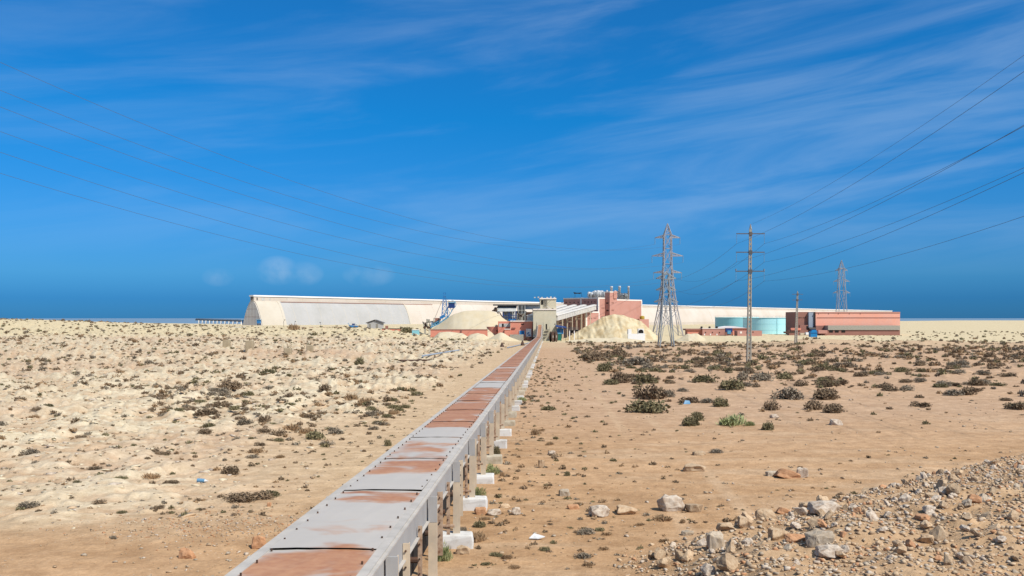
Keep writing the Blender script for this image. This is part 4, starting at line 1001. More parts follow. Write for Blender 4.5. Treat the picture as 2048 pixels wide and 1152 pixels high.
endsC, topC = pylon(1683, 520, 520, [(541, 12, 5), (563, 16, 5), (586, 17, 5)], wC, .10, 'pale lattice pylon behind the orange hall at the far right', 'galv_pink', 8)

def ladder_pole(px, d, ytop, ybot, arms, wpx, lab):
    s = F/d; x = (px-CX)/F*d; X = x; zg = G(x, d); zt = zat(ytop, d)
    t = thing('concrete_pole', lab, 'utility pole', (x, d, zg), 'pierced concrete poles')
    m = MB(); h = zt-zg; n = 30; lean = -3.5/s
    def cw(f): return (wpx*(1-.5*f))/s/2
    def cx(f): return x+lean*(1-f)*1.0+(-.0)
    th = .28
    for sd in (-1, 1):
        vs = []; 
        for f, z in ((0, zg-.4), (1, zt)):
            w = cw(f); a = cx(f)+sd*w; b = cx(f)+sd*w*(1-th*2)
            x0, x1 = min(a, b), max(a, b); dp = w*.75
            vs += [(x0, d-dp, z), (x1, d-dp, z), (x1, d+dp, z), (x0, d+dp, z)]
        m.add(vs, [(0,3,2,1),(4,5,6,7),(0,1,5,4),(1,2,6,5),(2,3,7,6),(3,0,4,7)])
    m.build('upright', 'concrete', t)
    m = MB()
    for k in range(n):
        f = (k+.5)/n; z = zg+h*f; w = cw(f)*(1-th*2)+.005; hh = h/n*.27; c_ = cx(f); dp = cw(f)*.55
        m.box(c_-w, c_+w, d-dp, d+dp, z-hh, z+hh)
    m.build('rungs', 'concrete', t)
    m = MB(); c1 = cx(1); m.lathe((c1, d), [(cw(1), zt-.01), (cw(1)*.6, zt+.35), (.02, zt+.6)], 4); m.build('cap', 'concrete', t)
    ends = []
    for ay, half in arms:
        z = zat(ay, d); f = (z-zg)/h; a = cx(f); m = MB(); m.box(a-half/s, a+half/s, d-.12, d-.02, z-.06, z+.06); m.box(a-cw(f)-.05, a+cw(f)+.05, d-cw(f)*.8-.08, d+.0, z-.22, z+.22); m.build('cross_arm', 'steel', t)
        for sd in (-1, 1):
            q = (a+sd*half/s*.97, d-.07)
            if s > 10:
                b = MB(); b.lathe(q, sum([[(.012, z-.1-.2*k), (.045, z-.15-.2*k), (.045, z-.18-.2*k), (.012, z-.25-.2*k)] for k in range(6)], []), 8); b.build('insulator', 'glassins', t)
                if ay > 540: b = MB(); b.bar((q[0], q[1], z), (q[0], q[1], z+.3), .08, 6, .12); b.build('post_insulator', 'glassins', t)
                ends.append(Vector((q[0], q[1], z-1.28)))
    return ends, Vector((cx(1), d, zt+.5))
endsP, topP = ladder_pole(1501, 119, 457, 726, [(467.5, 28.5), (504.5, 28.5), (542.5, 29)], 9.5, 'tall pierced concrete pole with three thin cross arms in the shrub belt')
ladder_pole(1595, 250, 586, 690, [(584.5+4, 11), (600, 10)], 5.5, 'smaller distant pierced concrete pole in front of the brown block')

def wire(pts, r, label, group):
    m = MB(); n = len(pts); vs = []; fs = []; K = 4
    for i, p in enumerate(pts):
        d = (pts[min(i+1, n-1)]-pts[max(0, i-1)]).normalized(); u = d.cross(Vector((0,0,1))).normalized(); w = d.cross(u)
        for k in range(K):
            a = 2*math.pi*(k+.5)/K; vs.append(p+(u*math.cos(a)+w*math.sin(a))*r)
    for i in range(n-1):
        for k in range(K): fs.append((i*K+k, i*K+(k+1)%K, (i+1)*K+(k+1)%K, (i+1)*K+k))
    m.add(vs, fs); o = m.build('power_line', 'wire', None); tag(o, label, 'power line', group)
def span(a, b, sag, n=40):
    return [Vector((a.x+(b.x-a.x)*f, a.y+(b.y-a.y)*f, a.z+(b.z-a.z)*f-4*sag*f*(1-f))) for f in [k/n for k in range(n+1)]]
names = ['top left', 'top right', 'middle left', 'middle right', 'bottom left', 'bottom right']
Qy = 28.0
edge_y = {0: 380, 1: 431, 2: 443, 3: 482, 4: 502, 5: 538}
def near_span(a, xe, ye, xq, sag=None, b=.0009):
    # runs from a toward the next pole near the viewer's right, passing the sighted bearing
    dx, dy = xq-a.x, Qy-a.y; u = (xe-CX)/F
    f = (u*a.y-a.x)/(dx-u*dy); ym = a.y+dy*f; zm = ZC-(ye-HZ)/F*ym
    # z = a.z + p f + q f^2 with fixed curvature
    q = 4*1.5; p = (zm-a.z-q*f*f)/f
    return [Vector((a.x+dx*t, a.y+dy*t, a.z+p*t+q*t*t)) for t in [k/36 for k in range(37)]]
for i, e in enumerate(endsP):
    wire(near_span(e, 1687, edge_y[i], e.x-2.6), .013, names[i]+' wire of the concrete pole running off to the right', 'wires right of the concrete pole')
    wire(span(e, endsB[i], 1.9 if i % 2 == 0 else 2.3), .016, names[i]+' wire dipping from the concrete pole to the shorter pylon', 'wires left of the concrete pole')
wire(near_span(topP, 1687, 352, topP.x-2.6), .010, 'faint earth wire from the concrete pole top to the right', 'wires right of the concrete pole')
# left fan of wires: fitted to sightings, from the tallest pylon toward the left
LW = [([(361,278),(481,324),(617,374),(721,408),(841,442),(1001,478)], 1), ([(361,320),(521,374),(701,428),(821,458),(1017,493)], 0), ([(361,348),(561,412),(721,460),(841,490),(1017,522)], 3), ([(361,388),(561,442),(721,484),(881,516),(1001,534)], 2), ([(361,422),(561,472),(721,516),(881,546),(1017,566)], 5), ([(361,452),(561,496),(721,534),(861,556)], 4)]
for i, (pts, ei) in enumerate(LW):
    e = endsA[ei]; x1 = -110.0+(6 if ei % 2 else 0); y1 = 150.0
    S = [0.0]; Z = [e.z]; Wt = [6.0]
    for px, py in pts:
        u = (px-CX)/F; f = (u*e.y-e.x)/((x1-e.x)-u*(y1-e.y)); y = e.y+(y1-e.y)*f
        S.append(f); Z.append(ZC-(py-HZ)/F*y); Wt.append(1.0)
    co = np.polyfit(S, Z, 2, w=Wt)
    co[0] = max(co[0], 1)
    fit = [Vector((e.x+(x1-e.x)*t, e.y+(y1-e.y)*t, float(np.polyval(co, t)))) for t in [k/80 for k in range(81)]]
    wire(fit, .042, ['topmost', 'second', 'third', 'fourth', 'fifth', 'lowest'][i]+' of the six long wires sweeping down from the upper left', 'long wires over the vaulted store')
for i in range(6):
    e = endsC[i]; f_ = endsA[i]
    
# ------------------------------------------------------------------ rocks
def rock_mesh(name, seed, flat=.75, m='rock', sub=2):
    import bmesh
    r = np.random.default_rng(seed); bm = bmesh.new(); n = 26 if sub > 1 else 11
    bx = np.array([1, r.uniform(.7, 1), r.uniform(.75, 1)])
    for k in range(n):
        p = r.uniform(-1, 1, 3); q = np.sum(np.abs(p)**3.2)**(1/3.2); p = p/q*r.uniform(.82, 1.0)*bx; p[2] *= flat
        bm.verts.new(p)
    bmesh.ops.convex_hull(bm, input=bm.verts[:])
    for v in [v for v in bm.verts if not v.link_faces]: bm.verts.remove(v)
    if sub > 1:
        bmesh.ops.dissolve_limit(bm, angle_limit=.28, verts=bm.verts[:], edges=bm.edges[:])
        bmesh.ops.triangulate(bm, faces=bm.faces[:])
        bmesh.ops.bevel(bm, geom=bm.edges[:], offset=.035, segments=1, affect='EDGES')
    bmesh.ops.triangulate(bm, faces=bm.faces[:])
    if sub > 1:
        from mathutils import noise as mn
        bmesh.ops.subdivide_edges(bm, edges=[e for e in bm.edges if e.calc_length() > .22], cuts=2, use_grid_fill=True)
        bmesh.ops.triangulate(bm, faces=bm.faces[:]); of = Vector((seed*3.1, 0, seed))
        for v in bm.verts:
            q = mn.noise(v.co*2.2+of)*.11+mn.noise(v.co*6+of)*.045+abs(mn.noise(v.co*4-of))*-.06; v.co += v.co.normalized()*q
    me = bpy.data.meshes.new(name); bm.to_mesh(me); bm.free(); me.materials.append(M[m]); return me
RM = {k: [rock_mesh('rock', 10+i+j*20, f, k) for i, f in enumerate((.6, .75, .9, .5, .7))] for j, k in enumerate(('rock', 'rockgrey', 'rockorange', 'rockpale'))}
SMALL = [rock_mesh('pebble', 90+i, .7, 'rock', 1) for i in range(5)]
RQ = random.Random(21)
def rock(X, Y, sx, sz, m, lab, group=None, name='boulder', sy=None, rot=None, bury=.25, tilt=.15, fit=None):
    o = bpy.data.objects.new(name, RQ.choice(RM[m])); COL.objects.link(o)
    o.scale = (sx, sy or sx*.8, sz); o.rotation_euler = (RQ.uniform(-tilt, tilt), RQ.uniform(-tilt, tilt), RQ.uniform(0, 6.28) if rot is None else rot)
    if fit:
        bb = o.bound_box; xe = bb[6][0]-bb[0][0]; ze = bb[6][2]-bb[0][2]
        sx = fit[0]/xe; sz = fit[1]/ze*1.3; o.scale = (sx, sx*.85, sz); o.rotation_euler = (0, RQ.uniform(-.06, .06), RQ.uniform(-.15, .15))
        o.location = (X, Y, G(X, Y)-bb[0][2]*sz-.23*ze*sz)
    else: o.location = (X, Y, G(X, Y)+sz*(.75-bury))
    tag(o, lab, 'rock', group); return o
def rock_px(px, ybase, wpx, hpx, m, lab, **k):
    X, Y = ground_at(px, ybase); s = F/Y; return rock(X, Y+wpx/s*.3, wpx/s/2, hpx/s/1.35, m, lab, fit=(wpx/s, hpx/s), **k)
rock_px(1345, 1026, 54, 32, 'rockpale', 'biggest pale boulder with a dark undercut left side')
rock_px(1388, 1027, 36, 17, 'rock', 'low pinkish rock touching the biggest boulder on its right')
rock_px(1200, 1036, 42, 22, 'rockpale', 'blocky brown-faced boulder left of the flat rock')
rock_px(1255, 1031, 44, 16, 'rock', 'flat jagged rock between the two larger boulders')
rock_px(1391, 944, 46, 14, 'rock', 'flat layered slab alone on the sand')
rock_px(1580, 957, 52, 18, 'rockorange', 'broad orange slab at the right in the sand')
rock_px(1606, 957, 24, 20, 'rockpale', 'pale lump leaning on the broad orange slab')
rock_px(1546, 952, 26, 9, 'rockgrey', 'thin grey stone left of the broad orange slab')
rock_px(516, 1098, 34, 26, 'rockorange', 'orange rock pressed against the left edge of the conveyor')
rock_px(372, 1117, 34, 20, 'rockorange', 'orange rock at the lower left corner of the sand')
rock_px(538, 1016, 10, 8, 'rockorange', 'tiny bright stone left of the conveyor')
rock_px(962, 1030, 26, 14, 'rockorange', 'reddish clod beside the white footings')
rock_px(988, 1033, 30, 11, 'rockpale', 'pale flat rock next to the reddish clod')
rock_px(1032, 1032, 20, 15, 'rockpale', 'small upright pale rock right of the footings')
rock_px(1010, 1017, 22, 8, 'rock', 'low sand coloured stone above the upright pale rock')
rock_px(1128, 992, 22, 13, 'rockgrey', 'small grey-white stone with a dark left side')
rock_px(1148, 1020, 26, 9, 'rockorange', 'small flat orange stone left of the blocky boulder')
rock_px(1082, 935, 14, 17, 'rock', 'crumbly upright stone halfway along the sandy strip')
rock_px(1104, 910, 16, 8, 'rockpale', 'little pale stone beside dry grass')
rock_px(1400, 911, 28, 8, 'rock', 'scattered low stones under a dry shrub')
rock_px(1675, 850, 26, 12, 'rockpale', 'pale stone at the right beyond the dark shrubs')
rock_px(1550, 836, 18, 8, 'rockpale', 'pale stone with dark hollow among the shrubs')
rock_px(925, 1112, 30, 16, 'rock', 'low rock beside the nearest footing')
# rubble pile
rock_px(1432, 1100, 34, 34, 'rockgrey', 'upright grey slab at the front left of the rubble pile', bury=.1)
rock_px(1452, 1062, 36, 15, 'rock', 'brown rock behind the upright grey slab')
rock_px(1534, 1040, 42, 21, 'rock', 'pale block crowning the middle of the rubble pile', bury=.1)
rock_px(1492, 1058, 30, 22, 'rock', 'split upright rock in the rubble pile left of the crown block', bury=.1)
rock_px(1592, 1086, 46, 19, 'rockorange', 'smooth orange block in the middle of the rubble pile', bury=.15)
rock_px(1560, 1080, 40, 22, 'rock', 'tan block left of the smooth orange block', bury=.1)
rock_px(1644, 1098, 60, 27, 'rockgrey', 'large blue-grey boulder at the right of the rubble pile', bury=.1)
rock_px(1664, 1120, 54, 22, 'rockpale', 'pale pinkish boulder at the lower right corner of the pile', bury=.1)
rock_px(1655, 1030, 64, 25, 'rockpale', 'large cracked pale boulder at the top right of the pile', bury=.1)
rock_px(1500, 1092, 28, 14, 'rockpale', 'whitish angular stone low in the rubble pile', bury=.1)
rock_px(1620, 1018, 40, 13, 'rock', 'low brown slab behind the cracked pale boulder')
rock_px(1570, 1030, 30, 13, 'rockorange', 'small orange stone just right of the crown block')
rock_px(1376, 1072, 26, 9, 'rockgrey', 'round grey stone at the left edge of the rubble pile')
def insideMound(X, Y): return (X-2.3)*.677-(Y-18.1)*.735
cnt = 0; g1 = 'tan rubble blocks of the pile'
while cnt < 255:
    X = RQ.uniform(2.5, 15); Y = RQ.uniform(12.5, 31); s = insideMound(X, Y)
    if s < .05 or (s < .6 and RQ.random() < .5) or Y < 14.0: continue
    if X/Y > .62 or ZC*F/Y > 560: continue
    r = .06+.13*RQ.random()**1.6
    mt = RQ.choice(['rock', 'rock', 'rockpale', 'rockgrey', 'rockpale', 'rockorange', 'rock'] if RQ.random() < .7 else ['rock', 'rockpale'])
    lab = {'rock': 'tan angular rubble block in the rock pile', 'rockgrey': 'greyish rubble block in the rock pile', 'rockpale': 'pale rubble block in the rock pile', 'rockorange': 'orange tinted rubble block in the rock pile'}[mt]
    rock(X, Y, r, r*RQ.uniform(.6, 1.2), mt, lab, 'rubble blocks of the rock pile', 'rubble_block', sy=r*RQ.uniform(.6, 1.1), tilt=.9, bury=.35); cnt += 1

def merged(name, meshes, placements, mats, label, cat):
    """one object out of many small placed copies: placements (mesh index, x,y,z, sx,sy,sz, rot, mat)"""
    data = []
    for me in meshes:
        co = np.empty(len(me.vertices)*3, np.float32); me.vertices.foreach_get('co', co)
        fs = [tuple(p.vertices) for p in me.polygons]; data.append((co.reshape(-1, 3), np.array(fs, np.int32)))
    V = []; Fc = []; MI = []; off = 0
    for (k, x, y, z, sx, sy, sz, r, mi) in placements:
        co, f = data[k]; c, s = math.cos(r), math.sin(r)
        p = co*np.array([sx, sy, sz]); q = np.stack([p[:,0]*c-p[:,1]*s+x, p[:,0]*s+p[:,1]*c+y, p[:,2]+z], -1)
        V.append(q); Fc.append(f+off); MI.append(np.full(len(f), mi, np.int32)); off += len(co)
    V = np.concatenate(V); Fc = np.concatenate(Fc); MI = np.concatenate(MI); k = Fc.shape[1]
    me = bpy.data.meshes.new(name); me.vertices.add(len(V)); me.vertices.foreach_set('co', V.astype(np.float32).ravel())
    me.loops.add(Fc.size); me.loops.foreach_set('vertex_index', Fc.ravel().astype(np.int32))
    me.polygons.add(len(Fc)); me.polygons.foreach_set('loop_start', np.arange(0, Fc.size, k, dtype=np.int32)); me.polygons.foreach_set('loop_total', np.full(len(Fc), k, np.int32))
    for m in mats: me.materials.append(M[m])
    me.polygons.foreach_set('material_index', MI); me.update(); me.validate()
    o = bpy.data.objects.new(name, me); COL.objects.link(o); tag(o, label, cat, kind='stuff'); return o
# loose stones
N = 5200; pl = []
xs = rng.uniform(-200, 2250, N); yy = 690+rng.uniform(0, 1, N)**.8*600
D = ZC*F/(yy-657); Xs = (xs-CX)/F*D
def clump(X, Y, s=0): return fbm(X*.35, Y*.35, 200+s, 3)
cl = clump(Xs, D)
keep = (np.abs(Xs-convx(D)) > .95) & (rng.uniform(0, 1, N) < ss(.36, .62, cl)*1.0+.12)
Xs, D2 = Xs[keep], D[keep]; Z = gz(Xs, D2)
for x, y, z in zip(Xs, D2, Z):
    r = float((.012+.055*rng.uniform()**3.2)*(1+.012*y)); pl.append((int(rng.integers(5)), x, y, z+r*.25, r, r*rng.uniform(.6, 1), r*rng.uniform(.5, .9), rng.uniform(0, 6.28), int(rng.choice([0, 0, 1, 2]))))
merged('loose_stones', SMALL, pl, ['rock', 'rockpale', 'rockgrey'], 'scattered pebbles and loose stones on the sand', 'stones')
pl = []
for k in range(26000):
    X = RQ.uniform(2.0, 16); Y = RQ.uniform(11, 32); s = insideMound(X, Y)
    if s < -.25 or (s < .3 and RQ.random() < .6): continue
    r = .018+.06*RQ.random()**2.4; pl.append((RQ.randrange(5), X, Y, 0, r, r*RQ.uniform(.5, 1), r*RQ.uniform(.5, 1), RQ.uniform(0, 6.28), RQ.choice([0, 0, 0, 1, 1, 0, 0, 2, 3])))
zz = gz(np.array([p[1] for p in pl]), np.array([p[2] for p in pl])); pl = [(p[0], p[1], p[2], float(z)+p[4]*.3)+p[4:] for p, z in zip(pl, zz)]
merged('rubble_chips', SMALL, pl, ['rock', 'rockpale', 'rockgrey', 'rockorange'], 'small rubble chips filling the rock pile', 'rubble')

N2 = 15000; px_ = rng.uniform(-250, 1000, N2); ys_ = 672+rng.exponential(105, N2); D = ZC*F/(ys_-657); Xs = (px_-CX)/F*D
fmk = fieldmask(Xs, D); keep = (rng.uniform(0, 1, N2) < fmk*(.15+.85*ss(.42, .58, fbm(Xs*.8, D*1.2, 207, 3)))) & (D < 330)
Xs, D = Xs[keep], D[keep]; Z = gz(Xs, D); pl = []
for x, y, z in zip(Xs, D, Z):
    r = float((.025+.11*rng.uniform()**3)*(1+.014*y)); pl.append((int(rng.integers(5)), x, y, z+r*.05, r*rng.uniform(.9, 1.7), r*rng.uniform(.6, 1), r*rng.uniform(.25, .55), rng.uniform(0, 6.28), int(rng.choice([0, 0, 0, 1, 2]))))
merged('crust_stones', SMALL, pl, ['crust', 'rock', 'rockpale'], 'pale flat crust stones strewn over the left field', 'stones')
pl = []
for k in range(1500):
    X = RQ.gauss(-6.6, 1.5); Y = RQ.gauss(20.6, 1.0); r = .012+.035*RQ.random()**2
    if X > convx(Y)-1.2: continue
    pl.append((RQ.randrange(5), X, Y, G(X, Y)+r*.2, r, r*.8, r*.7, RQ.uniform(0, 6.28), RQ.choice([0, 0, 1, 3])))
merged('gravel', SMALL, pl, ['rock', 'rockpale', 'rockgrey', 'rockorange'], 'gravel patch on the lower left sand beside the conveyor', 'gravel')
# ------------------------------------------------------------------ shrubs
def shrub_mesh(name, seed, n, leaf, m, lobes=5, flat=.55, spiky=0):
    r = np.random.default_rng(seed); V = []; Fs = []
    L = [(r.uniform(-.55, .55), r.uniform(-.45, .45), r.uniform(.35, .65), r.uniform(.55, 1.0)) for _ in range(lobes)]
    for i in range(n):
        lx, ly, lr, lh = L[r.integers(lobes)]
        a = r.uniform(0, 2*math.pi); u = r.uniform(0, 1)**.45; ph = math.acos(r.uniform(0, 1))
        p = np.array([lx+lr*u*math.sin(ph)*math.cos(a), ly+lr*u*math.sin(ph)*math.sin(a), flat*lh*u*math.cos(ph)*1.25+.02])
        if spiky:
            ax = np.array([p[0]*.6+r.normal()*.2, p[1]*.6+r.normal()*.2, 1.0]); ax /= np.linalg.norm(ax)
        else:
            ax = r.normal(size=3); ax[2] = abs(ax[2]); ax /= np.linalg.norm(ax)
        t = np.cross(ax, r.normal(size=3)); t /= np.linalg.norm(t)
        l = leaf*r.uniform(.6, 1.6)*(1.8 if spiky else 1); w = l*(.22 if spiky else .5); o = len(V)
        V += [p-t*w, p+t*w, p+ax*l*1.5+t*w*.2]; Fs.append((o, o+1, o+2))
    V = np.array(V); V[:, :2] -= (V[:, :2].max(0)+V[:, :2].min(0))/2
    V[:, :2] /= np.percentile(np.abs(V[:, :2]), 98, axis=0); V[:, 2] /= np.percentile(V[:, 2], 99)
    me = bpy.data.meshes.new(name); me.from_pydata([tuple(v) for v in V], [], Fs); me.materials.append(M[m]); return me
SH = {'dark': [shrub_mesh('shrub', 300+i, 900, .085, 'leaf_dark', 5+i) for i in range(5)], 'green': [shrub_mesh('shrub', 320+i, 900, .085, 'leaf_green', 4+i) for i in range(3)],
      'grey': [shrub_mesh('shrub', 340+i, 900, .08, 'leaf_grey', 4+i) for i in range(3)], 'dry': [shrub_mesh('shrub', 360+i, 380, .10, 'leaf_dry', 3+i, spiky=1) for i in range(3)],
      'bright': [shrub_mesh('shrub', 380+i, 800, .08, 'leaf_bright', 4, .8, 1) for i in range(3)]}
SR = random.Random(77)
PLACED = []
def shrub(X, Y, rx, h, kind, lab, group=None, name='shrub', ry=None):
    o = bpy.data.objects.new(name, SR.choice(SH[kind])); COL.objects.link(o)
    o.scale = (rx, ry or rx*.85, h); o.rotation_euler = (0, 0, SR.uniform(-.4, .4)+SR.choice([0, math.pi])); o.location = (X, Y, G(X, Y)-.04*h)
    tag(o, lab, 'shrub', group); PLACED.append((X, Y, rx)); return o
def shrub_px(px, ybase, wpx, hpx, kind, lab, **k):
    X, Y = ground_at(px, ybase); s = F/Y; return shrub(X, Y+wpx/s*.2, wpx/s/2*1.04, hpx/s*.95, kind, lab, **k)
named = [(1298, 827, 80, 26, 'green', 'widest dark green shrub at the open front edge of the right shrub belt'),
 (1306, 799, 66, 30, 'dark', 'big dark mounded shrub just behind the widest green one'), (1338, 795, 24, 16, 'grey', 'greyish bush on the right flank of the big dark mound'),
 (1242, 767, 36, 26, 'dark', 'dark rounded shrub at the left rim of the right shrub belt'), (1293, 767, 46, 20, 'green', 'olive shrub right of the dark rounded one at the belt rim'),
 (1210, 744, 30, 18, 'green', 'compact round green shrub beside the sandy strip'), (1382, 852, 34, 20, 'green', 'dark green shrub low right of the widest shrub'),
 (1396, 842, 26, 18, 'green', 'small green shrub tucked behind the low right one'), (1466, 852, 52, 22, 'bright', 'bright green cushion shrub in the open sand'),
 (1537, 861, 22, 18, 'green', 'round shrub right of the bright green cushion'), (1578, 800, 54, 24, 'grey', 'largest grey-green shrub right of the concrete pole'),
 (1628, 820, 34, 20, 'dark', 'dark leafy shrub right of the largest grey-green one'), (1672, 827, 46, 18, 'dark', 'dark shrub near the right edge of the photo'),
 (1546, 820, 34, 20, 'dark', 'brownish dark shrub below the largest grey-green one'), (1466, 782, 46, 22, 'green', 'green shrub below the concrete pole'),
 (1442, 813, 30, 20, 'green', 'rounded shrub left below the pole'), (1525, 765, 44, 18, 'grey', 'grey hummocky shrub right of the pole foot'),
 (1412, 768, 44, 16, 'green', 'flat green shrub left of the pole'), (1487, 762, 24, 20, 'grey', 'grey shrub close under the pole'),
 (1652, 778, 26, 18, 'dark', 'dark peaked shrub high at the right'), (1602, 775, 28, 14, 'dark', 'dark low shrub between pole and photo edge'),
 (1660, 800, 60, 22, 'dark', 'dark spreading shrub cluster at the right edge'), (1500, 853, 22, 10, 'bright', 'small bright tuft beside the green cushion'),
 (1185, 722, 50, 20, 'dark', 'broad dark shrub at the head of the sandy strip'), (1230, 716, 40, 16, 'dark', 'dark shrub right of the head of the sandy strip'),
 (1270, 733, 60, 18, 'grey', 'long grey-brown shrub left of the pylon foot'),
 (460, 790, 40, 22, 'dark', 'large dark double shrub in the left field'), (448, 797, 24, 16, 'grey', 'grey lower half of the double shrub in the left field'),
 (536, 755, 34, 16, 'green', 'green shrub above the double shrub in the left field'), (718, 735, 20, 20, 'green', 'dark green round shrub high in the left field'),
 (627, 880, 34, 20, 'green', 'round leafy shrub in the middle of the left field'), (582, 863, 30, 14, 'dry', 'reddish dry shrub left of the round leafy one'),
 (528, 849, 22, 14, 'dark', 'small dark shrub left of the centre of the left field'), (440, 820, 32, 12, 'dark', 'flat dark shrub below the double shrub'),
 (410, 838, 38, 14, 'dark', 'dark twiggy shrub at the left of the field'), (458, 952, 30, 18, 'dark', 'dark upright tuft beside the pale rubble streak'),
 (478, 1006, 58, 16, 'dark', 'isolated wide dark shrub low on the left sand'), (511, 910, 30, 12, 'dry', 'dry brown tuft above the dark upright tuft'),
 (775, 892, 14, 14, 'green', 'little shrub next to the conveyor edge'), (648, 790, 22, 16, 'dark', 'dark shrub on a crusted bank in the left field'),
 (700, 805, 24, 16, 'dry', 'brown dry bush right of the bank shrub'), (735, 812, 30, 16, 'dry', 'pale brown dry bush farther right on the left field'),
 (884, 1125, 34, 38, 'bright', 'bright green bush at the foot of the nearest conveyor leg'), (957, 995, 28, 22, 'bright', 'green bush behind the nearest white footing'),
 (984, 950, 28, 22, 'bright', 'green bush between the third and fourth white footing'), (993, 910, 14, 20, 'green', 'slim green bush by the farther footings'),
 (1044, 802, 18, 8, 'bright', 'small green patch by the far white footings'), (1004, 953, 12, 10, 'dry', 'little brown tuft right of the green footing bush'),
 (925, 1068, 18, 14, 'grey', 'small grey-green tuft at the nearest white footing'), (958, 1055, 22, 14, 'green', 'green sprig in the stones beyond the nearest footing'),
 (955, 1085, 36, 22, 'dry', 'straw coloured dry bush right of the nearest footing'), (1172, 1070, 32, 12, 'grey', 'thin grey-green sprig alone on the sand'),
 (1325, 1045, 34, 12, 'dry', 'sparse dry sprig below the biggest boulder'), (1366, 1048, 12, 9, 'dry', 'tiny dry tuft right of the sparse sprig'),
 (1165, 1118, 30, 10, 'grey', 'small green tuft at the lower edge of the sand'), (1135, 955, 12, 9, 'green', 'single small tuft on the sandy strip'),
 (1432, 907, 26, 9, 'grey', 'flat dry shrub above scattered stones'), (1096, 820, 26, 10, 'green', 'low green shrub right of the conveyor'),
 (1070, 870, 14, 14, 'dry', 'brownish tuft right of the footings'), (1100, 890, 16, 8, 'dry', 'small brown weed by the pale stone'),
 (586, 662, 22, 14, 'dry', 'bare grey bush on the plateau under the lamp posts')]
for a in named: shrub_px(*a[:5], a[5])
X, Y = ground_at(812, 668); o = shrub(X, Y+2, 13/F*Y, 12/F*Y, 'green', 'solid dark green rounded bush left of the trough', name='round_bush')
# procedural population
cand = []
def belt(px, ys):
    d = ZC*F/(ys-657); return (px-CX)/F*d, d
r0 = np.random.default_rng(5)
# right belt
n = 3500; px = r0.uniform(-200, 1000, n); ys = 760+r0.uniform(0, 1, n)**1.3*280; X, Y = belt(px, ys)
ok = (X < convx(Y)-2.5) & (r0.uniform(0, 1, n) < .15+.8*ss(.42, .6, fbm(X*.5, Y*.4, 305, 3)))
for x, y in zip(X[ok], Y[ok]): cand.append((x, y, .025+.09*r0.uniform()**2.2, 1))
n = 6500; px = r0.uniform(1080, 2250, n); ys = 681+r0.exponential(31, n); X, Y = belt(px, ys)
ok = (X > 4.5+.045*Y+3*(fbm(X*.1, Y*.1, 300, 2)-.5)) & (Y < 300) & (Y > 40) & (r0.uniform(0, 1, n) < (ss(.38, .60, fbm(X*.16, Y*.10, 302, 3))*.85+.12)*(.25+.75*ss(42, 85, Y)))
for x, y in zip(X[ok], Y[ok]): cand.append((x, y, .10+.52*r0.uniform()**2.6+.32*min(1, y/130)*r0.uniform()**1.5, 0))
# left field
n = 15000; px = r0.uniform(-200, 1020, n); ys = 674+r0.exponential(75, n); X, Y = belt(px, ys)
ok = (X < convx(Y)-4.4-.01*Y) & (Y < 330) & (Y > 17) & (r0.uniform(0, 1, n) < .10+.75*ss(.40, .6, fbm(X*.14, Y*.1, 303, 3)))
for x, y in zip(X[ok], Y[ok]): cand.append((x, y, .035+.26*r0.uniform()**3.6+.26*min(1, y/140)*(r0.uniform()**2.2), 1))
n = 900; Y = 17+120*r0.uniform(size=n)**1.5; X = convx(Y)+1.2+r0.exponential(1.6+.012*Y, n)
for x, y in zip(X, Y): cand.append((x, y, .03+(.05+.12*min(1, y/60))*r0.uniform()**2.5, 2))
n = 500; X = r0.uniform(110, 330, n); Y = r0.uniform(280, 560, n); ok = (X/Y < .6) & (X/Y > .37)
for x, y in zip(X[ok], Y[ok]): cand.append((x, y, .35+.6*r0.uniform()**2.5, 0))
n = 2600; X = r0.uniform(-330, -12, n); Y = r0.uniform(200, 540, n); ok = (X/Y > -.62) & ((Y < 440) | (X < -150))
for x, y in zip(X[ok], Y[ok]): cand.append((x, y, .35+.6*r0.uniform()**2.5, 1))
# sparse weeds on the open sand at the right
n = 900; px = r0.uniform(1000, 2250, n); ys = 700+r0.uniform(0, 1, n)*420; X, Y = belt(px, ys)
ok = (X > convx(Y)+1.5)
for x, y in zip(X[ok], Y[ok]): cand.append((x, y, .03+.075*r0.uniform()**2.5, 2))
cand = [c for c in cand if not any((c[0]-p[0])**2+(c[1]-p[1])**2 < (p[2]*.9)**2 for p in PLACED) and not (c[1] < 26 and insideMound(c[0], c[1]) > 0 and c[0] > 2)]
vis = [c for c in cand if abs(c[0]/c[1]) < .556]
vis.sort(key=lambda c: -c[2]/c[1]); big = vis[:300-len(named)-1]; bigset = set(id(c) for c in big); rest = [c for c in cand if id(c) not in bigset]
LAB = {0: ('dark', 'low dark desert shrub in the dense belt right of the sandy strip', 'shrubs of the right belt'), 1: ('dark', 'small dark shrub on the crusted left field', 'shrubs of the left field'), 2: ('dry', 'tiny dry weed on the open sand', 'weeds on the open sand')}
KL = {0: {'dark': 'dark brown-green shrub in the belt right of the sandy strip', 'grey': 'greyish shrub in the belt right of the sandy strip', 'green': 'greener shrub in the belt right of the sandy strip', 'dry': 'dry shrub in the belt right of the sandy strip'},
      1: {'dark': 'small dark shrub on the crusted left field', 'grey': 'small greyish shrub on the crusted left field', 'green': 'small green shrub on the crusted left field', 'dry': 'small dry brown shrub on the crusted left field'},
      2: {'dark': 'tiny dark weed on the open sand', 'grey': 'tiny grey weed on the open sand', 'green': 'tiny green weed on the open sand', 'dry': 'tiny dry weed on the open sand'}}
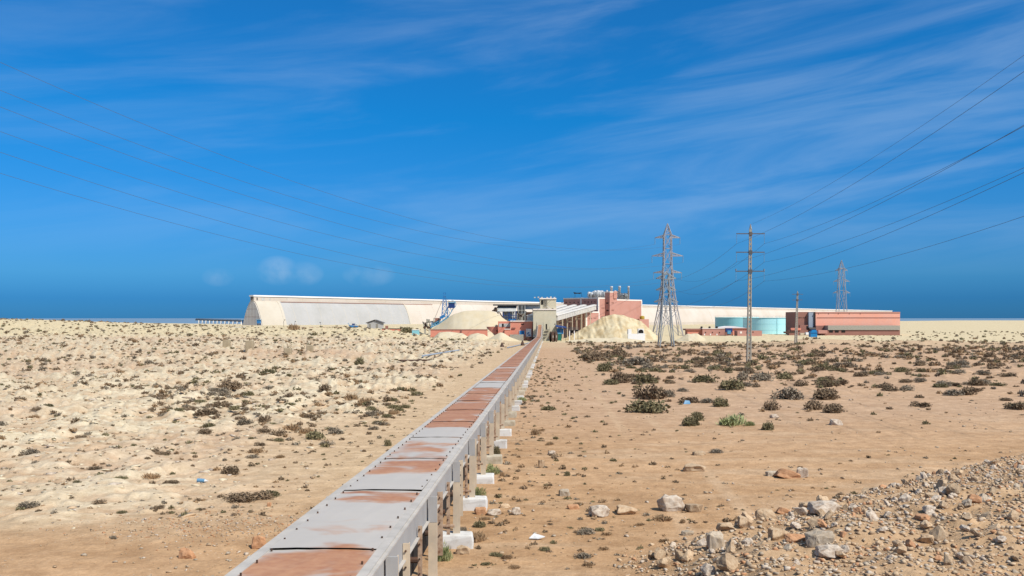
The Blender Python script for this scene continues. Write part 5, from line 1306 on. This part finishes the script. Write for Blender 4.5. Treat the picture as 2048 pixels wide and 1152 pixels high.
for c in big:
    k = SR.choice({0: ['dark', 'dark', 'grey', 'green'], 1: ['dark', 'dark', 'dry', 'green', 'grey'], 2: ['dry', 'dry', 'green']}[c[3]])
    shrub(c[0], c[1], c[2], c[2]*SR.uniform(.5, .8), k, KL[c[3]][k], LAB[c[3]][2]+', '+k)
SS_ = [shrub_mesh('scrub', 500+i, 70, .24, 'leaf_dark', 3) for i in range(5)]
for key, lab in ((0, 'distant low scrub covering the right belt'), (1, 'distant low scrub dotting the crusted left field'), (2, 'tiny weeds and tufts on the open sand')):
    rr = [c for c in rest if c[3] == key]
    if not rr: continue
    zz = gz(np.array([c[0] for c in rr]), np.array([c[1] for c in rr]))
    pl = [(SR.randrange(5), c[0], c[1], float(z)-.02, c[2], c[2]*.9, c[2]*SR.uniform(.7, 1.2), SR.uniform(0, 6.28), SR.choice([0, 0, 1, 2, 3])) for c, z in zip(rr, zz)]
    merged('scrub', SS_, pl, ['leaf_dark', 'leaf_grey', 'leaf_green', 'leaf_dry'], lab, 'scrub')

# ------------------------------------------------------------------ litter and pipes
X, Y = ground_at(1073, 1080); g = G(X, Y); m = MB()
m.add([(X-.16, Y-.03, g+.02), (X+.02, Y-.10, g+.03), (X+.18, Y, g+.05), (X-.05, Y+.08, g+.10), (X-.16, Y-.03, g+.035), (X+.02, Y-.10, g+.045), (X+.18, Y, g+.065), (X-.05, Y+.08, g+.115)], [(3,2,1,0),(4,5,6,7),(0,1,5,4),(1,2,6,5),(2,3,7,6),(3,0,4,7)])
tag(m.build('plastic_scrap', 'plastic_white'), 'white plastic scrap lying on the sand right of the nearest footing', 'litter')
X, Y = ground_at(402, 970); g = G(X, Y); t = thing('plastic_bottle', 'pale blue crushed plastic bottle by a tuft on the left sand', 'bottle', (X, Y, g))
m = MB(); m.bar((X-.10, Y, g+.06), (X+.12, Y-.03, g+.05), .055, 12); m.build('bottle_body', 'plastic_blue', t)
m = MB(); m.bar((X+.12, Y-.03, g+.05), (X+.18, Y-.035, g+.05), .045, 10, .02); m.bar((X+.18, Y-.035, g+.05), (X+.21, Y-.04, g+.05), .022, 8); m.build('neck', 'plastic_white', t)
X, Y = ground_at(1374, 808); g = G(X, Y); m = MB(); m.add([(X-.2, Y-.05, g), (X+.2, Y-.05, g+.02), (X+.17, Y+.1, g+.2), (X-.1, Y+.1, g+.22), (X-.2, Y+.2, g), (X+.2, Y+.2, g), (X+.12, Y+.15, g+.18), (X-.08, Y+.14, g+.2)], [(0,1,2,3),(5,4,7,6),(0,3,7,4),(1,5,6,2),(3,2,6,7),(0,4,5,1)])
tag(m.build('plastic_bag', 'plastic_blue'), 'pale blue plastic bag caught among the shrubs', 'litter')
for (x0, y0, x1, y1, lab) in ((845, 722, 918, 706, 'grey discarded pipe lying in the left field'), (800, 731, 862, 724, 'thin dark discarded pipe left of the grey one'), (1015, 697, 1062, 686, 'pale discarded pipe close to the far end of the conveyor')):
    a = ground_at(x0, y0); b = ground_at(x1, y1); m = MB()
    m.bar((a[0], a[1], G(*a)+.2), (b[0], b[1], G(*b)+.2), .13, 10)
    tag(m.build('old_pipe', 'bluegrey' if y0 != 731 else 'darkmetal', None), lab, 'pipe')
for px, py, h, lab in ((1004, 694, 9, 'dark squat debris cone near the conveyor end'), (1045, 691, 10, 'dark pointed debris cone beside the conveyor')):
    X, Y = ground_at(px, py); s = F/Y; g = G(X, Y); m = MB(); m.lathe((X, Y), [(5/s, g-.1), (3.2/s, g+h*.45/s), (1/s, g+h/s)], 9)
    tag(m.build('debris_cone', 'darkmetal'), lab, 'debris')

# ------------------------------------------------------------------ camera, sky, sun
cd = bpy.data.cameras.new('camera'); cam = bpy.data.objects.new('camera', cd); COL.objects.link(cam); C.camera = cam
cam.location = (0, 0, ZC); cam.rotation_euler = (math.radians(90), 0, 0)
cd.sensor_width = 36; cd.lens = F/2048*36; cd.shift_y = (HZ-576)/2048; cd.clip_start = .1; cd.clip_end = 120000
SUN_AZ = math.radians(132)                          # clockwise from +Y (north): front-right behind the viewer
SUN_EL = math.radians(48)
sl = bpy.data.lights.new('sun', 'SUN'); sl.energy = 4.0; sl.angle = math.radians(.53); sl.color = (1, .95, .87)
so = bpy.data.objects.new('sun', sl); COL.objects.link(so)
dirv = Vector((math.sin(SUN_AZ)*math.cos(SUN_EL), math.cos(SUN_AZ)*math.cos(SUN_EL), math.sin(SUN_EL)))
so.rotation_euler = dirv.to_track_quat('Z', 'Y').to_euler(); so.location = (20, -20, 40)
w = bpy.data.worlds.new('World'); C.world = w; w.use_nodes = True; nt = w.node_tree; N = nt.nodes; L = nt.links
bg = N['Background']; bg.inputs['Strength'].default_value = .12
sky = N.new('ShaderNodeTexSky'); sky.sky_type = 'NISHITA'; sky.sun_disc = False; sky.sun_elevation = SUN_EL; sky.sun_rotation = SUN_AZ; sky.dust_density = .3; sky.ozone_density = 2.0; sky.air_density = 1.0
tc = N.new('ShaderNodeTexCoord'); sp = N.new('ShaderNodeSeparateXYZ'); L.new(tc.outputs['Generated'], sp.inputs[0])
def mth(op, a, b=None):
    n = N.new('ShaderNodeMath'); n.operation = op
    for i, v in enumerate((a, b)):
        if v is None: continue
        if isinstance(v, (int, float)): n.inputs[i].default_value = v
        else: L.new(v, n.inputs[i])
    return n.outputs[0]
# deep polarised blue low down; unseen overhead sky brightened and warmed to add fill
ramp = N.new('ShaderNodeValToRGB'); cr = ramp.color_ramp
TINT = [(0.0, (.035, .19, .55)), (.02, (.034, .192, .555)), (.046, (.064, .26, .585)), (.10, (.075, .315, .63)), (.15, (.05, .34, .66)), (.21, (.025, .37, .69)), (.34, (.05, .40, .72)), (.5, (.8, .85, .85)), (1.0, (1.5, 1.3, 1.0))]
while len(cr.elements) > 1: cr.elements.remove(cr.elements[-1])
cr.elements[0].position = TINT[0][0]; cr.elements[0].color = (*TINT[0][1], 1)
for p, c in TINT[1:]: e = cr.elements.new(p); e.color = (*c, 1)
L.new(mth('MAXIMUM', sp.outputs['Z'], 0.0), ramp.inputs[0])
mul = N.new('ShaderNodeMixRGB'); mul.blend_type = 'MULTIPLY'; mul.inputs[0].default_value = 1; L.new(sky.outputs[0], mul.inputs[1]); L.new(ramp.outputs[0], mul.inputs[2])
# thin cirrus
az = mth('DIVIDE', sp.outputs['X'], mth('MAXIMUM', sp.outputs['Y'], .05)) ; 
cv = N.new('ShaderNodeCombineXYZ'); L.new(sp.outputs['X'], cv.inputs[0]); L.new(sp.outputs['Y'], cv.inputs[1]); L.new(mth('ADD', sp.outputs['Z'], mth('MULTIPLY', sp.outputs['X'], -.13)), cv.inputs[2])
mp = N.new('ShaderNodeMapping'); mp.inputs['Scale'].default_value = (1.9, 1.9, 15); L.new(cv.outputs[0], mp.inputs[0])
n1 = N.new('ShaderNodeTexNoise'); n1.inputs['Scale'].default_value = 1.25; n1.inputs['Detail'].default_value = 9; n1.inputs['Roughness'].default_value = .58; n1.inputs['Distortion'].default_value = .5; L.new(mp.outputs[0], n1.inputs['Vector'])
cm = N.new('ShaderNodeMapRange'); cm.interpolation_type = 'SMOOTHSTEP'; cm.inputs['From Min'].default_value = .38; cm.inputs['From Max'].default_value = .70; L.new(n1.outputs['Fac'], cm.inputs['Value'])
elev = N.new('ShaderNodeMapRange'); elev.inputs['From Min'].default_value = .04; elev.inputs['From Max'].default_value = .12; L.new(sp.outputs['Z'], elev.inputs['Value'])
cf = mth('MULTIPLY', mth('MULTIPLY', cm.outputs[0], elev.outputs[0]), mth('ADD', .19, mth('MULTIPLY', sp.outputs['X'], .18)))
# small low puffs
n2 = N.new('ShaderNodeTexNoise'); n2.inputs['Scale'].default_value = 38; n2.inputs['Detail'].default_value = 5; L.new(tc.outputs['Generated'], n2.inputs['Vector'])
puff = None
for (px, py, rx, ry, s) in ((556, 541, 40, 28, .9), (608, 547, 36, 24, .65), (436, 554, 28, 18, .45), (738, 549, 50, 24, .5)):
    u = (px-CX)/F; v = (HZ-py)/F; k = 1/math.sqrt(1+u*u+v*v)
    dx = mth('MULTIPLY', mth('SUBTRACT', sp.outputs['X'], u*k), F/rx); dz = mth('MULTIPLY', mth('SUBTRACT', sp.outputs['Z'], v*k), F/ry)
    r2 = mth('ADD', mth('MULTIPLY', dx, dx), mth('MULTIPLY', dz, dz)); g_ = mth('MULTIPLY', mth('MAXIMUM', mth('SUBTRACT', 1.15, r2), 0), s*.9)
    fy = mth('GREATER_THAN', sp.outputs['Y'], 0); g_ = mth('MULTIPLY', g_, fy)
    puff = g_ if puff is None else mth('MAXIMUM', puff, g_)
pf = mth('MULTIPLY', mth('MINIMUM', mth('MULTIPLY', puff, mth('MAXIMUM', mth('SUBTRACT', mth('MULTIPLY', n2.outputs['Fac'], 3.0), .85), 0)), 1), .42)
mx = N.new('ShaderNodeMixRGB'); L.new(mth('MAXIMUM', cf, pf), mx.inputs[0]); L.new(mul.outputs[0], mx.inputs[1]); mx.inputs[2].default_value = (3.0, 3.9, 5.0, 1)
L.new(mx.outputs[0], bg.inputs['Color'])
C.view_settings.view_transform = 'Standard'; C.view_settings.look = 'None'; C.view_settings.exposure = .5; C.view_settings.gamma = 1
C.render.resolution_x = 1024; C.render.resolution_y = 576
